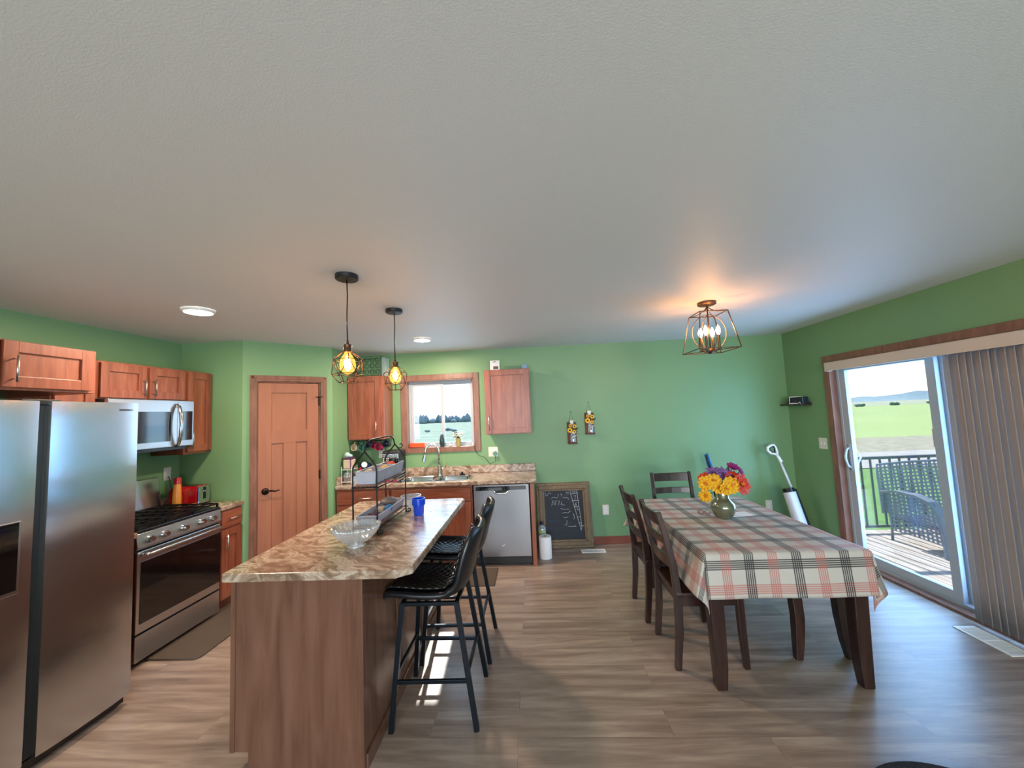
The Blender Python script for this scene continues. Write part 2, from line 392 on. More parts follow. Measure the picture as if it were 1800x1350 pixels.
XF = {}
def _link(o): COL.objects.link(o); return o
def props(o, label=None, cat=None, group=None, kind=None):
    if label: o['label'] = label
    if cat: o['category'] = cat
    if group: o['group'] = group
    if kind: o['kind'] = kind
    return o
def thing(name, label, cat, loc=(0, 0, 0), rz=0, group=None, local=False):
    """Empty at the base of a thing. Parts are given in world coordinates unless local=True."""
    o = _link(bpy.data.objects.new(name, None)); o.empty_display_size = .05
    o.location = loc; o.rotation_euler = (0, 0, rz)
    XF[o.name] = Matrix.Identity(4) if local else (Matrix.Translation(Vector(loc)) @ Matrix.Rotation(rz, 4, 'Z')).inverted()
    return props(o, label, cat, group)
def obj(name, mb, m, parent=None, smooth=False, bev=0, solid=0, sub=0, label=None):
    bm = mb.bm
    X = XF.get(parent.name, Matrix.Identity(4)) if parent else Matrix.Identity(4)
    off = None
    if parent is None:                       # origin in the middle of the base
        xs = [v.co for v in bm.verts]
        off = Vector(((min(c.x for c in xs)+max(c.x for c in xs))/2, (min(c.y for c in xs)+max(c.y for c in xs))/2, min(c.z for c in xs)))
        X = Matrix.Translation(-off)
    for v in bm.verts: v.co = X @ v.co
    bmesh.ops.recalc_face_normals(bm, faces=bm.faces)
    me = bpy.data.meshes.new(name); bm.to_mesh(me); bm.free()
    if smooth:
        for p in me.polygons: p.use_smooth = True
    me.materials.append(m)
    o = _link(bpy.data.objects.new(name, me))
    if off is not None: o.location = off; XF[o.name] = Matrix.Translation(-off)
    else: o.parent = parent; XF[o.name] = XF.get(parent.name, Matrix.Identity(4))
    if solid:
        md = o.modifiers.new('solid', 'SOLIDIFY'); md.thickness = solid; md.offset = 0
    if bev:
        md = o.modifiers.new('bevel', 'BEVEL'); md.width = bev; md.segments = 2; md.limit_method = 'ANGLE'; md.angle_limit = math.radians(40)
    if sub:
        md = o.modifiers.new('sub', 'SUBSURF'); md.levels = sub; md.render_levels = sub
    if smooth:
        md = o.modifiers.new('wn', 'WEIGHTED_NORMAL') if False else None
    if smooth == 'edge':
        try:
            me.set_sharp_from_angle(angle=math.radians(38))
        except Exception: pass
    if label: o['label'] = label
    return o
def struct(name, mb, m, parent=None, **k):
    o = obj(name, mb, m, parent, **k)
    if parent is None: o['kind'] = 'structure'
    return o
def kids(o): return [c for c in bpy.data.objects if c.parent == o]
def dup(root, loc=None, rz=None, label=None, name=None, group=None):
    def cp(o, par):
        c = o.copy(); COL.objects.link(c); c.parent = par
        for k in kids(o): cp(k, c)
        return c
    r = cp(root, None)
    if loc is not None: r.location = loc
    if rz is not None: r.rotation_euler = (0, 0, rz)
    if label: r['label'] = label
    if group: r['group'] = group
    return r

L, R, D, H = -3.39, 3.11, 4.79, 2.44
YB = -3.6            # rear wall, behind the camera
WT = .15
# ------------------------------------------------------------------ room shell
struct('floor', MB().box((L-WT, YB-WT, -.1), (R+WT, D+WT, 0)), M['floor'])
struct('ceiling', MB().box((L-WT, YB-WT, H), (R+WT, D+WT, H+.15)), M['ceiling'])
struct('wall_left', MB().box((L-WT, YB, 0), (L, D+WT, H)), M['wall'])
# back wall with the kitchen window opening
wx0, wx1, wz0, wz1 = -1.575, -.712, 1.222, 2.085
b = MB(); b.box((L, D, 0), (wx0, D+WT, H)); b.box((wx1, D, 0), (R+WT, D+WT, H)); b.box((wx0, D, 0), (wx1, D+WT, wz0)); b.box((wx0, D, wz1), (wx1, D+WT, H))
struct('wall_back', b, M['wall'])
# pantry: stub wall, diagonal wall with door opening, return wall
struct('wall_pantry_stub', MB().box((L, 3.55, 0), (-2.77, 3.65, H)), M['wall'])
DG = Matrix.Translation(V(-2.77, 3.55, 0)) @ Matrix.Rotation(PI/4, 4, 'Z')      # local x along the diagonal, y into the pantry
dl = .58*math.sqrt(2)
dx0, dx1, dh = .115, .700, 2.045      # door opening along the diagonal
b = MB(); b.box((0, 0, 0), (dx0, .1, H)).box((dx1, 0, 0), (dl, .1, H)).box((dx0, 0, dh), (dx1, .1, H)); b.xf(DG)
struct('wall_pantry_diagonal', b, M['wall'])
struct('wall_pantry_return', MB().box((-2.29, 4.13, 0), (-2.19, D, H)), M['wall'])
# right wall with the patio opening
sy0, sy1, sz = 2.27, 4.10, 2.0
b = MB(); b.box((R, sy1, 0), (R+WT, D, H)); b.box((R, YB, 0), (R+WT, sy0, H)); b.box((R, sy0, sz), (R+WT, sy1, H))
struct('wall_right', b, M['wall'])
# unseen rear wall; its two wide windows are invented to bring in daylight
b = MB(); b.box((L-WT, YB-WT, 0), (R+WT, YB, .8)); b.box((L-WT, YB-WT, 2.15), (R+WT, YB, H))
for x0, x1 in ((L-WT, -1.75), (.25, .75), (2.75, R+WT)): b.box((x0, YB-WT, .8), (x1, YB, 2.15))
struct('wall_rear', b, M['wall'])
for i, x0 in enumerate((-1.75, .75)):
    f = MB()
    for a, c in (((x0, YB-.1, .8), (x0+.05, YB-.04, 2.15)), ((x0+1.95, YB-.1, .8), (x0+2, YB-.04, 2.15)), ((x0, YB-.1, .8), (x0+2, YB-.04, .85)), ((x0, YB-.1, 2.1), (x0+2, YB-.04, 2.15)), ((x0+.975, YB-.1, .8), (x0+1.025, YB-.04, 2.15))): f.box(a, c)
    w = struct('window_%d' % (i+2), f, M['vinyl'])  # invented window out of view, added for the daylight
    struct('pane', MB().box((x0+.05, YB-.073, .85), (x0+1.95, YB-.067, 2.1)), M['glass'], w)
# baseboards
def baseboard(name, a, c): return struct(name, MB().box(a, c), M['base'], bev=.004)
baseboard('baseboard_back', (.03, D-.014, 0), (R, D, .09))
baseboard('baseboard_right', (R-.014, 4.175, 0), (R, D-.014, .09))
b = MB().box((R-.014, YB, 0), (R, 2.2, .09)); struct('baseboard_right_rear', b, M['base'])

# ------------------------------------------------------------------ kitchen window
t = MB(); W = .07
def casing(mb, x0, x1, z0, z1, w, y0, y1):
    mb.box((x0-w, y0, z0-w*.75), (x0, y1, z1+w)); mb.box((x1, y0, z0-w*.75), (x1+w, y1, z1+w)); mb.box((x0, y0, z1), (x1, y1, z1+w)); mb.box((x0, y0, z0-w*.75), (x1, y1, z0))
casing(t, wx0, wx1, wz0, wz1, .068, D-.02, D)
# jamb lining
t.box((wx0, D-.02, wz0), (wx0+.012, D+.07, wz1)).box((wx1-.012, D-.02, wz0), (wx1, D+.07, wz1)).box((wx0, D-.02, wz1-.012), (wx1, D+.07, wz1)).box((wx0, D-.02, wz0), (wx1, D+.07, wz0+.012))
struct('trim_1', t, M['trim'], bev=.003)
f = MB(); fy0, fy1 = D+.07, D+.13
def frame(mb, x0, x1, z0, z1, w, y0, y1):
    mb.box((x0, y0, z0), (x0+w, y1, z1)).box((x1-w, y0, z0), (x1, y1, z1)).box((x0+w, y0, z0), (x1-w, y1, z0+w)).box((x0+w, y0, z1-w), (x1-w, y1, z1))
frame(f, wx0, wx1, wz0, wz1, .035, fy0, fy1)
win = struct('window_1', f, M['vinyl'], bev=.003)
xm = (wx0+wx1)/2+.01
f = MB(); frame(f, wx0+.035, xm+.02, wz0+.035, wz1-.035, .035, fy0+.01, fy0+.032); struct('window_sash', f, M['vinyl'], win, bev=.002)
f = MB(); frame(f, xm-.02, wx1-.035, wz0+.035, wz1-.035, .028, fy0+.034, fy0+.055); struct('window_sash', f, M['vinyl'], win, bev=.002)
struct('pane', MB().box((wx0+.07, fy0+.018, wz0+.07), (xm-.015, fy0+.022, wz1-.07)), M['glass'], win)
struct('pane', MB().box((xm+.008, fy0+.043, wz0+.063), (wx1-.063, fy0+.047, wz1-.063)), M['glass'], win)

# ------------------------------------------------------------------ pantry door
t = MB()
for a, c in (((dx0-.058, -.018, 0), (dx0, 0, dh+.058)), ((dx1, -.018, 0), (dx1+.058, 0, dh+.058)), ((dx0, -.018, dh), (dx1, 0, dh+.058)),
             ((dx0-.046, -.023, 0), (dx0-.022, -.018, dh+.046)), ((dx1+.022, -.023, 0), (dx1+.046, -.018, dh+.046)), ((dx0-.046, -.023, dh+.022), (dx1+.046, -.018, dh+.046)),
             ((dx0, -.0, 0), (dx0+.012, .09, dh)), ((dx1-.012, 0, 0), (dx1, .09, dh)), ((dx0, 0, dh-.012), (dx1, .09, dh))): t.box(a, c)
t.xf(DG); struct('trim_2', t, M['trim'], bev=.003)
a0, a1 = dx0+.015, dx1-.015
f = MB(); yf, yb = .012, .047
st = .115
f.box((a0, yf+.013, .012), (a1, yb, dh-.016))             # recessed panel plane
f.box((a0, yf, .012), (a0+st, yf+.013, dh-.016)).box((a1-st, yf, .012), (a1, yf+.013, dh-.016))
f.box((a0+st, yf, 1.93), (a1-st, yf+.013, dh-.016)).box((a0+st, yf, 1.42), (a1-st, yf+.013, 1.545)).box((a0+st, yf, .012), (a1-st, yf+.013, .23))
mx = (a0+a1)/2
f.box((mx-.055, yf, .23), (mx+.055, yf+.013, 1.42)); f.xf(DG)
dr = struct('door_1', f, M['door'], bev=.002)
k = MB(); k.cyl((a0+.062, yf, .96), (a0+.062, yf-.012, .96), .032, seg=24).cyl((a0+.062, yf-.01, .96), (a0+.062, yf-.05, .96), .011)
k.tube([(a0+.062, yf-.048, .96), (a0+.10, yf-.052, .966), (a0+.14, yf-.05, .955), (a0+.175, yf-.047, .962)], .0085, taper=[1.2, 1, .8, .7]); k.xf(DG)
struct('door_handle', k, M['lever'], dr, smooth=True)
for z in (1.84, 1.06, .25):
    struct('hinge', MB().box((a1-.006, yf-.006, z-.045), (a1+.014, yf+.002, z+.045)).cyl((a1+.006, yf-.008, z-.048), (a1+.006, yf-.008, z+.048), .006, seg=8).xf(DG), M['lever'], dr)
struct('hinge_stop', MB().cyl((a1+.0, yf-.008, 1.885), (a1-.04, yf-.035, 1.885), .004, seg=8).cyl((a1+.0, yf-.01, 1.885), (a1+.03, yf-.04, 1.885), .004, seg=8).xf(DG), M['lever'], dr)

# ------------------------------------------------------------------ patio door
t = MB(); cw = .068
t.box((R-.02, sy1, 0), (R, sy1+cw, sz+cw)).box((R-.02, sy0-cw, 0), (R, sy0, sz+cw)).box((R-.02, sy0, sz), (R, sy1, sz+cw))
t.box((R-.02, sy1-.014, 0), (R+.045, sy1, sz)).box((R-.02, sy0, 0), (R+.045, sy0+.014, sz)).box((R-.02, sy0, sz-.014), (R+.045, sy1, sz))
t.box((R-.03, sy0, 0), (R+.045, sy1, .022))
struct('trim_3', t, M['trim'], bev=.003)
f = MB()
ya, yb_ = sy0+.014, sy1-.014
f.box((R+.045, ya, .022), (R+.145, ya+.03, sz-.014)).box((R+.045, yb_-.03, .022), (R+.145, yb_, sz-.014)).box((R+.045, ya, sz-.045), (R+.145, yb_, sz-.014)).box((R+.045, ya, .0), (R+.145, yb_, .05))
pd = struct('door_2', f, M['vinyl'], bev=.003)
def sash(y0, y1, x0, x1, w, nm):
    f = MB(); z0, z1 = .05, sz-.045
    f.box((x0, y0, z0), (x1, y0+w, z1)).box((x0, y1-w, z0), (x1, y1, z1)).box((x0, y0+w, z0), (x1, y1-w, z0+w)).box((x0, y0+w, z1-w*.8), (x1, y1-w, z1))
    s = struct(nm, f, M['vinyl'], pd, bev=.003)
    struct('pane', MB().box(((x0+x1)/2-.003, y0+w, z0+w), ((x0+x1)/2+.003, y1-w, z1-w*.8)), M['glass'], s)
    return s
s1 = sash(3.13, yb_-.03, R+.05, R+.085, .07, 'sliding_panel')
s2 = sash(ya+.03, 3.18, R+.095, R+.13, .07, 'fixed_panel')
h = MB().tube([(R+.05, 4.02, .93), (R+.02, 4.02, .95), (R+.005, 4.02, 1.0), (R+.0, 4.02, 1.03), (R+.005, 4.02, 1.06), (R+.02, 4.02, 1.11), (R+.05, 4.02, 1.13)], .011, seg=8)
h.box((R+.045, 4.0, .9), (R+.052, 4.04, 1.16))
struct('door_handle', h, M['vinyl'], s1, smooth=True)
struct('latch', MB().box((R+.086, 4.0, .92), (R+.1, 4.035, 1.14)).tube([(R+.1, 4.02, .94), (R+.13, 4.0, 1.03), (R+.1, 4.02, 1.12)], .008), M['vinyl'], s1)

# ------------------------------------------------------------------ vertical blinds
vb = thing('vertical_blind', 'taupe vertical blind with cream valance drawn to the right of the patio door', 'blind', (3.03, 2.6, 0))
obj('valance', MB().box((3.012, 2.15, 1.902), (3.02, 4.045, 1.992)).box((3.012, 4.038, 1.902), (3.088, 4.045, 1.992)).box((3.012, 2.15, 1.986), (3.088, 4.045, 1.992)), M['valance'], vb, bev=.002, label='cream plastic valance')
obj('head_rail', MB().box((3.035, 2.16, 1.935), (3.075, 4.03, 1.975)), M['vinyl'], vb)
nv = 17
for i in range(nv):
    y = 2.20+i*(2.94-2.20)/(nv-1)
    ang = math.radians(14+random.uniform(-6, 6))+(.2 if i % 6 == 4 else 0)
    def vane(u, v, y=y, ang=ang):
        w = (u-.5)*.089; bow = .006*(1-(2*u-1)**2); sway = 0
        dx = math.sin(ang)*w+math.cos(ang)*bow; dy = math.cos(ang)*w-math.sin(ang)*bow
        return (3.052+dx+sway, y+dy, .03+v*1.895)
    obj('vane', MB().grid(vane, 6, 8), M['vane'], vb, smooth=True, solid=.0012)

# ------------------------------------------------------------------ cabinets
def handle_v(x, z0, z1, y=-.02):
    m = MB(); m.cyl((x, y-.03, z0), (x, y-.03, z1), .0055, seg=10)
    for z in (z0+.018, z1-.018): m.cyl((x, y, z), (x, y-.03, z), .004, seg=8)
    return m
def handle_h(x0, x1, z, y=-.02):
    m = MB(); m.cyl((x0, y-.03, z), (x1, y-.03, z), .0055, seg=10)
    for x in (x0+.018, x1-.018): m.cyl((x, y, z), (x, y-.03, z), .004, seg=8)
    return m
def shaker(x0, x1, z0, z1, rail=.06):
    m = MB(); m.box((x0, -.009, z0), (x1, -.001, z1))
    m.box((x0, -.021, z0), (x0+rail, -.009, z1)).box((x1-rail, -.021, z0), (x1, -.009, z1))
    m.box((x0+rail, -.021, z0), (x1-rail, -.009, z0+rail)).box((x0+rail, -.021, z1-rail), (x1-rail, -.009, z1)); return m
def cabinet(name, label, cat, loc, rz, w, d, z0, z1, fronts, toe=0, group=None, m='cab', extra=None):
    """front face at local y=0 looking along -y; fronts = (kind, x0, x1, z0, z1, handle)"""
    t = thing(name, label, cat, loc, rz, group, local=True)
    b = MB()
    if toe: b.prism([(0, z0+toe), (0, z1), (d, z1), (d, z0), (.07, z0), (.07, z0+toe)], 0, w, 'x')
    else: b.box((0, 0, z0), (w, d, z1))
    obj('carcass', b, M[m], t, bev=.002)
    for kind, x0, x1, a, c, hd in fronts:
        if kind == 'door': o = obj('door', shaker(x0, x1, a, c), M['cab'], t, bev=.0015)
        else: o = obj('drawer' if kind == 'drawer' else 'false_front', MB().box((x0, -.021, a), (x1, -.001, c)), M['cabx'], t, bev=.003)
        if hd:
            s, p = hd[0], hd[1:]
            g = handle_v(*p) if s == 'v' else handle_h(*p)
            obj('handle', g, M['nickel'], o, smooth=True)
    return t
W2 = PI/2
# left wall, uppers (local x = world y, origin on the front plane)
cabinet('wall_cabinet', 'deep cherry wood cabinet above the refrigerator', 'cabinet', (-2.772, 1.38, 0), W2, .92, .61, 1.86, 2.13,
        [('door', .02, .455, 1.875, 2.125, ('v', .40, 1.90, 2.03)), ('door', .475, .89, 1.875, 2.125, ('v', .515, 1.90, 2.045))], group='cherry wood cabinets on the left wall')
cabinet('wall_cabinet', 'narrow cherry wood filler cabinet left of the microwave cabinet', 'cabinet', (-3.082, 2.305, 0), W2, .25, .30, 1.38, 2.13, [('door', .01, .24, 1.39, 2.12, None)], group='cherry wood cabinets on the left wall')
cabinet('wall_cabinet', 'short two-door cherry wood cabinet above the microwave', 'cabinet', (-3.082, 2.558, 0), W2, .70, .30, 1.852, 2.13,
        [('door', .018, .345, 1.862, 2.115, ('v', .318, 1.885, 2.02)), ('door', .37, .685, 1.862, 2.115, ('v', .40, 1.885, 2.02))], group='cherry wood cabinets on the left wall')
cabinet('wall_cabinet', 'tall cherry wood wall cabinet right of the microwave in the green corner', 'cabinet', (-3.082, 3.262, 0), W2, .28, .30, 1.38, 2.13,
        [('door', .02, .272, 1.40, 2.12, ('v', .048, 1.43, 1.58))], group='cherry wood cabinets on the left wall')
# base right of the range and sliver left of it
cabinet('base_cabinet', 'narrow cherry wood base cabinet between range and pantry door', 'cabinet', (-2.772, 3.30, 0), W2, .245, .61, 0, .872,
        [('drawer', .012, .235, .715, .86, ('h', .07, .2, .79)), ('door', .012, .235, .11, .70, ('v', .04, .52, .66))], toe=.1, group='base cabinets on the left wall')
cabinet('base_cabinet', 'sliver of base cabinet between refrigerator and range', 'cabinet', (-2.772, 2.32, 0), W2, .245, .61, 0, .872,
        [('drawer', .012, .235, .715, .86, ('h', .07, .2, .79)), ('door', .012, .235, .11, .70, ('v', .04, .52, .66))], toe=.1, group='base cabinets on the left wall')
def tagm(o, label, cat, group=None, kind=None): return props(o, label, cat, group, kind)
tagm(obj('worktop', MB().box((L+.002, 3.299, .874), (-2.745, 3.548, .912)).box((L+.002, 3.299, .912), (L+.02, 3.548, .99)), M['laminate'], bev=.004), 'small marbled worktop corner holding the red toaster', 'countertop')
tagm(obj('worktop', MB().box((L+.002, 2.315, .874), (-2.745, 2.572, .912)), M['laminate'], bev=.004), 'small marbled worktop strip between refrigerator and range', 'countertop')
# back wall base run (front plane y = 4.19)
FY = 4.192
cabinet('base_cabinet', 'cherry wood drawer base at the left end of the back counter', 'cabinet', (-2.185, FY, 0), 0, .615, .59, 0, .862,
        [('drawer', .012, .60, .70, .838, ('h', .22, .42, .765)), ('drawer', .012, .60, .40, .685, ('h', .22, .42, .56)), ('drawer', .012, .60, .115, .385, ('h', .22, .42, .27))], toe=.1, group='base cabinets on the back wall')
sk = cabinet('base_cabinet', 'wide orange-lit cherry wood sink base beside the dishwasher', 'cabinet', (-1.568, FY, 0), 0, .892, .59, 0, .70,
        [('false', .012, .875, .70, .838, None), ('door', .012, .438, .115, .685, ('v', .40, .50, .65)), ('door', .446, .875, .115, .685, ('v', .48, .50, .65))], toe=.1, group='base cabinets on the back wall')
obj('front_rail', MB().box((0, 0, .70), (.892, .018, .862)), M['cabx'], sk)
tagm(obj('end_panel', MB().box((-.052, FY-.02, 0), (-.006, D-.004, .862)), M['cab'], bev=.003), 'cherry wood end panel standing right of the dishwasher', 'panel')
# worktop of the back run, with the sink cut out
CT0, CT1 = .865, .905
b = MB(); x0, x1, y0, y1 = -2.186, .022, 4.158, D-.002
hx0, hx1, hy0, hy1 = -1.53, -.72, 4.25, 4.62
b.box((x0, y0, CT0), (hx0, y1, CT1)).box((hx1, y0, CT0), (x1, y1, CT1)).box((hx0, y0, CT0), (hx1, hy0, CT1)).box((hx0, hy1, CT0), (hx1, y1, CT1))
b.box((x0, y1-.02, CT1), (x1, y1, .995)).box((x0, y0+.03, CT1), (x0+.02, y1-.02, .995))
tagm(obj('worktop', b, M['laminate'], bev=.004), 'long marbled worktop with backsplash under the kitchen window', 'countertop')
# upper cabinets on the back wall
cabinet('wall_cabinet', 'reddish wall cabinet left of the kitchen window above the mugs', 'cabinet', (-2.186, 4.49, 0), 0, .435, .295, 1.378, 2.14,
        [('door', .008, .395, 1.388, 2.13, ('v', .352, 1.43, 1.60))], group='wall cabinets beside the kitchen window')
cabinet('wall_cabinet', 'reddish wall cabinet right of the kitchen window', 'cabinet', (-.538, 4.49, 0), 0, .538, .295, 1.378, 2.14,
        [('door', .012, .526, 1.388, 2.13, ('v', .045, 1.43, 1.60))], group='wall cabinets beside the kitchen window')

# ------------------------------------------------------------------ island
isl = thing('kitchen_island', 'long brown wood island cabinet under a marbled top', 'island', (-1.155, 2.56, 0))
b = MB().prism([(-1.47, .1), (-1.47, .874), (-.85, .874), (-.85, 0), (-1.39, 0), (-1.39, .1)], 1.855, 3.27, 'y')
obj('carcass', b, M['island'], isl)
obj('end_panel', MB().prism([(-1.475, .1), (-1.475, .874), (-.862, .874), (-.862, 0), (-1.39, 0), (-1.39, .1)], 1.838, 1.855, 'y'), M['island'], isl)
obj('corner_trim', MB().box((-.866, 1.834, 0), (-.836, 1.86, .874)), M['island'], isl, bev=.002)
obj('corner_trim', MB().box((-.866, 3.262, 0), (-.836, 3.285, .874)), M['island'], isl, bev=.002)
obj('corner_trim', MB().box((-1.478, 1.834, .1), (-1.455, 1.839, .874)), M['island'], isl)
bp = obj('back_panel', MB().box((-.85, 1.86, 0), (-.842, 3.262, .874)), M['island'], isl)
obj('base_molding', MB().box((-.842, 1.86, 0), (-.83, 3.262, .07)), M['island'], isl, bev=.003)
for y in (2.31, 2.79): obj('batten', MB().box((-.842, y-.02, .07), (-.835, y+.02, .874)), M['island'], isl, bev=.002)
for i in range(3):
    y0 = 1.875+i*.465
    o = obj('door', MB().box((-1.482, y0, .12), (-1.47, y0+.45, .86)).box((-1.49, y0, .12), (-1.482, y0+.06, .86)).box((-1.49, y0+.39, .12), (-1.482, y0+.45, .86)), M['island'], isl)
    obj('handle', MB().cyl((-1.515, y0+.40, .6), (-1.515, y0+.40, .75), .005, seg=8).cyl((-1.49, y0+.40, .62), (-1.515, y0+.40, .62), .004, seg=6).cyl((-1.49, y0+.40, .73), (-1.515, y0+.40, .73), .004, seg=6), M['nickel'], o)
ix0, ix1, iy0, iy1, ch = -1.515, -.598, 1.808, 3.312, .07
poly = [(ix0+.012, iy0), (ix1-ch, iy0), (ix1, iy0+ch*.75), (ix1, iy1-.03), (ix1-.03, iy1), (ix0+.03, iy1), (ix0, iy1-.03), (ix0, iy0+.012)]
tagm(obj('island_worktop', MB().prism(poly, .875, .915), M['laminate'], bev=.006), 'large marbled island worktop with one clipped corner', 'countertop')

# ------------------------------------------------------------------ refrigerator
rf = thing('refrigerator', 'stainless steel side-by-side refrigerator with water dispenser', 'refrigerator', (-2.456, 1.84, 0), W2)
fx = -2.456; f0, f1 = 1.385, 2.292
obj('cabinet_body', MB().box((-3.37, f0+.005, .02), (fx-.085, f1-.005, 1.765)), M['darkplastic'], rf, bev=.004)
def door_skin(y0, y1, name):
    def fn(u, v):
        y = y0+(y1-y0)*u; z = .065+(1.785-.065)*v
        return (fx-.012+.012*(1-abs(2*u-1)**3)+.0012*math.sin(z*5.3+y*3)+.0008*math.sin(z*11), y, z)
    m = MB().grid(fn, 14, 40)
    m.box((fx-.08, y0, .065), (fx-.0135, y1, 1.785)); return obj(name, m, M['fridge'], rf, smooth='edge')
ld = door_skin(f0, 1.806, 'freezer_door'); rd = door_skin(1.856, f1, 'fridge_door')
obj('handle_recess', MB().box((fx-.085, 1.806, .065), (fx-.045, 1.856, 1.785)), M['darkplastic'], rf)
obj('dispenser', MB().box((fx-.02, 1.47, .875), (fx+.0025, 1.752, 1.21)), M['steel'], ld, bev=.002)
obj('dispenser_bay', MB().box((fx-.015, 1.482, .893), (fx+.0035, 1.742, 1.205)).box((fx+.003, 1.56, 1.13), (fx+.006, 1.70, 1.18)), M['blackglass'], ld)
obj('hinge_cover', MB().box((fx-.18, 1.75, 1.765), (fx-.03, 1.91, 1.795)), M['darkplastic'], rf, bev=.004)
obj('kick_grille', MB().box((fx-.08, f0+.01, .015), (fx-.04, f1-.01, .06)), M['black'], rf)
for y in (f0+.06, f1-.06):
    obj('foot', MB().cyl((fx-.12, y, 0), (fx-.12, y, .03), .02), M['black'], rf)
    obj('foot', MB().cyl((fx-.8, y, 0), (fx-.8, y, .03), .02), M['black'], rf)
def text(body, name, size, loc, rot, m, parent, extrude=.0005):
    cu = bpy.data.curves.new(name, 'FONT'); cu.body = body; cu.size = size; cu.extrude = extrude; cu.align_x = 'CENTER'
    tmp = bpy.data.objects.new('tmp', cu); COL.objects.link(tmp); bpy.context.view_layer.update()
    me = bpy.data.meshes.new_from_object(tmp.evaluated_get(bpy.context.evaluated_depsgraph_get())); bpy.data.objects.remove(tmp)
    me.name = name; me.materials.clear(); me.materials.append(m); o = _link(bpy.data.objects.new(name, me))
    W = Matrix.Translation(Vector(loc)) @ rot
    if parent is not None: o.parent = parent; o.matrix_local = XF[parent.name] @ W
    else: o.matrix_world = W
    return o
text('SAMSUNG', 'lettering', .017, (fx+.001, 2.212, 1.736), Matrix.Rotation(W2, 4, 'Z') @ Matrix.Rotation(W2, 4, 'X'), M['darkplastic'], rd)

# ------------------------------------------------------------------ range
rg = thing('gas_range', 'stainless gas range with dark oven door and five knobs', 'stove', (-2.75, 2.935, 0), W2)
r0, r1, rx = 2.578, 3.294, -2.75
obj('body', MB().box((-3.36, r0, .03), (rx-.045, r1, .895)), M['black'], rg, bev=.003)
obj('cooktop', MB().box((-3.30, r0, .895), (rx-.01, r1, .917)), M['black'], rg, bev=.006)
obj('backguard', MB().prism([(-3.36, .917), (-3.36, 1.19), (-3.335, 1.19), (-3.30, .917)], r0, r1, 'y'), M['steel'], rg, bev=.004)
def grate(y0, y1):
    m = MB(); x0, x1 = -3.27, rx-.03; z = .945
    for a, c in (((x0, y0), (x1, y0)), ((x0, y1), (x1, y1)), ((x0, y0), (x0, y1)), ((x1, y0), (x1, y1)), (((x0+x1)/2, y0), ((x0+x1)/2, y1))): m.bar((a[0], a[1], z), (c[0], c[1], z), .012, .012)
    for k in range(1, 6):
        x = x0+(x1-x0)*k/6; m.bar((x, y0, z), (x, y1, z), .009, .012)
    ym = (y0+y1)/2; m.bar((x0, ym, z), (x1, ym, z), .009, .012)
    for x in (x0, x1):
        for y in (y0, y1): m.bar((x, y, .917), (x, y, z), .012, .012)
    return m
for k in range(3):
    y0 = r0+.012+k*(r1-r0-.012)/3; obj('grate', grate(y0, y0+(r1-r0-.012)/3-.012), M['iron'], rg)
for x in (-3.13, -2.9):
    for y in (r0+.12, (r0+r1)/2, r1-.12):
        obj('burner', MB().cyl((x, y, .917), (x, y, .93), .04, .035, 20), M['black'], rg, smooth='edge')
obj('control_panel', MB().prism([(rx-.045, .785), (rx-.008, .785), (rx+.002, .80), (rx-.012, .893), (rx-.045, .893)], r0, r1, 'y'), M['steelh'], rg, bev=.002)
for y in (2.665, 2.775, 2.935, 3.095, 3.2):
    kb = obj('knob', MB().cyl((rx-.008, y, .842), (rx+.012, y, .842), .026, .024, 24).cyl((rx+.012, y, .842), (rx+.03, y, .843), .02, .017, 24), M['chrome'], rg, smooth='edge')
od = obj('oven_door', MB().box((rx-.045, r0+.004, .225), (rx-.004, r1-.004, .772)), M['steelh'], rg, bev=.003)
obj('door_glass', MB().box((rx-.006, r0+.03, .285), (rx+.001, r1-.012, .70)), M['blackglass'], od)
obj('handle', MB().tube([(rx-.004, r0+.035, .748), (rx+.035, r0+.04, .75), (rx+.038, r0+.06, .75), (rx+.038, r1-.06, .75), (rx+.035, r1-.04, .75), (rx-.004, r1-.035, .748)], .0115, seg=10), M['steel'], od, smooth=True)
obj('storage_drawer', MB().box((rx-.045, r0+.004, .04), (rx-.004, r1-.004, .212)), M['steelh'], rg, bev=.004)
obj('leg', MB().box((rx-.5, r0+.03, 0), (rx-.08, r1-.03, .035)), M['black'], rg)

# ------------------------------------------------------------------ microwave
mw = thing('microwave', 'stainless over-the-range microwave with arched handle', 'microwave', (-2.99, 2.91, 1.452), W2)
m0, m1, mxf, mz0, mz1 = 2.562, 3.256, -2.985, 1.452, 1.85
obj('body', MB().box((L+.01, m0, mz0), (mxf-.03, m1, mz1)), M['darkplastic'], mw, bev=.003)
md = obj('door', MB().box((mxf-.03, m0, mz0+.012), (mxf, 3.10, mz1-.0)), M['steelh'], mw, bev=.004)
obj('window', MB().box((mxf-.002, m0+.035, mz0+.06), (mxf+.001, 3.04, mz1-.095)), M['blackglass'], md)
obj('handle', MB().tube([(mxf, 3.085, mz0+.015), (mxf+.025, 3.085, mz0+.03), (mxf+.045, 3.085, mz0+.10), (mxf+.052, 3.085, mz0+.19), (mxf+.045, 3.085, mz0+.28), (mxf+.025, 3.085, mz0+.345), (mxf, 3.085, mz0+.36)], .013, seg=12, sx=1.2), M['chrome'], md, smooth=True)
obj('control_panel', MB().box((mxf-.03, 3.103, mz0+.012), (mxf, m1, mz1)), M['steelh'], mw, bev=.004)
obj('display', MB().box((mxf-.002, 3.125, mz0+.06), (mxf+.001, m1-.015, mz1-.09)), M['blackglass'], mw)
obj('vent_hood', MB().box((mxf-.33, m0+.05, mz0-.012), (mxf-.02, m1-.05, mz0+.01)), M['black'], mw)

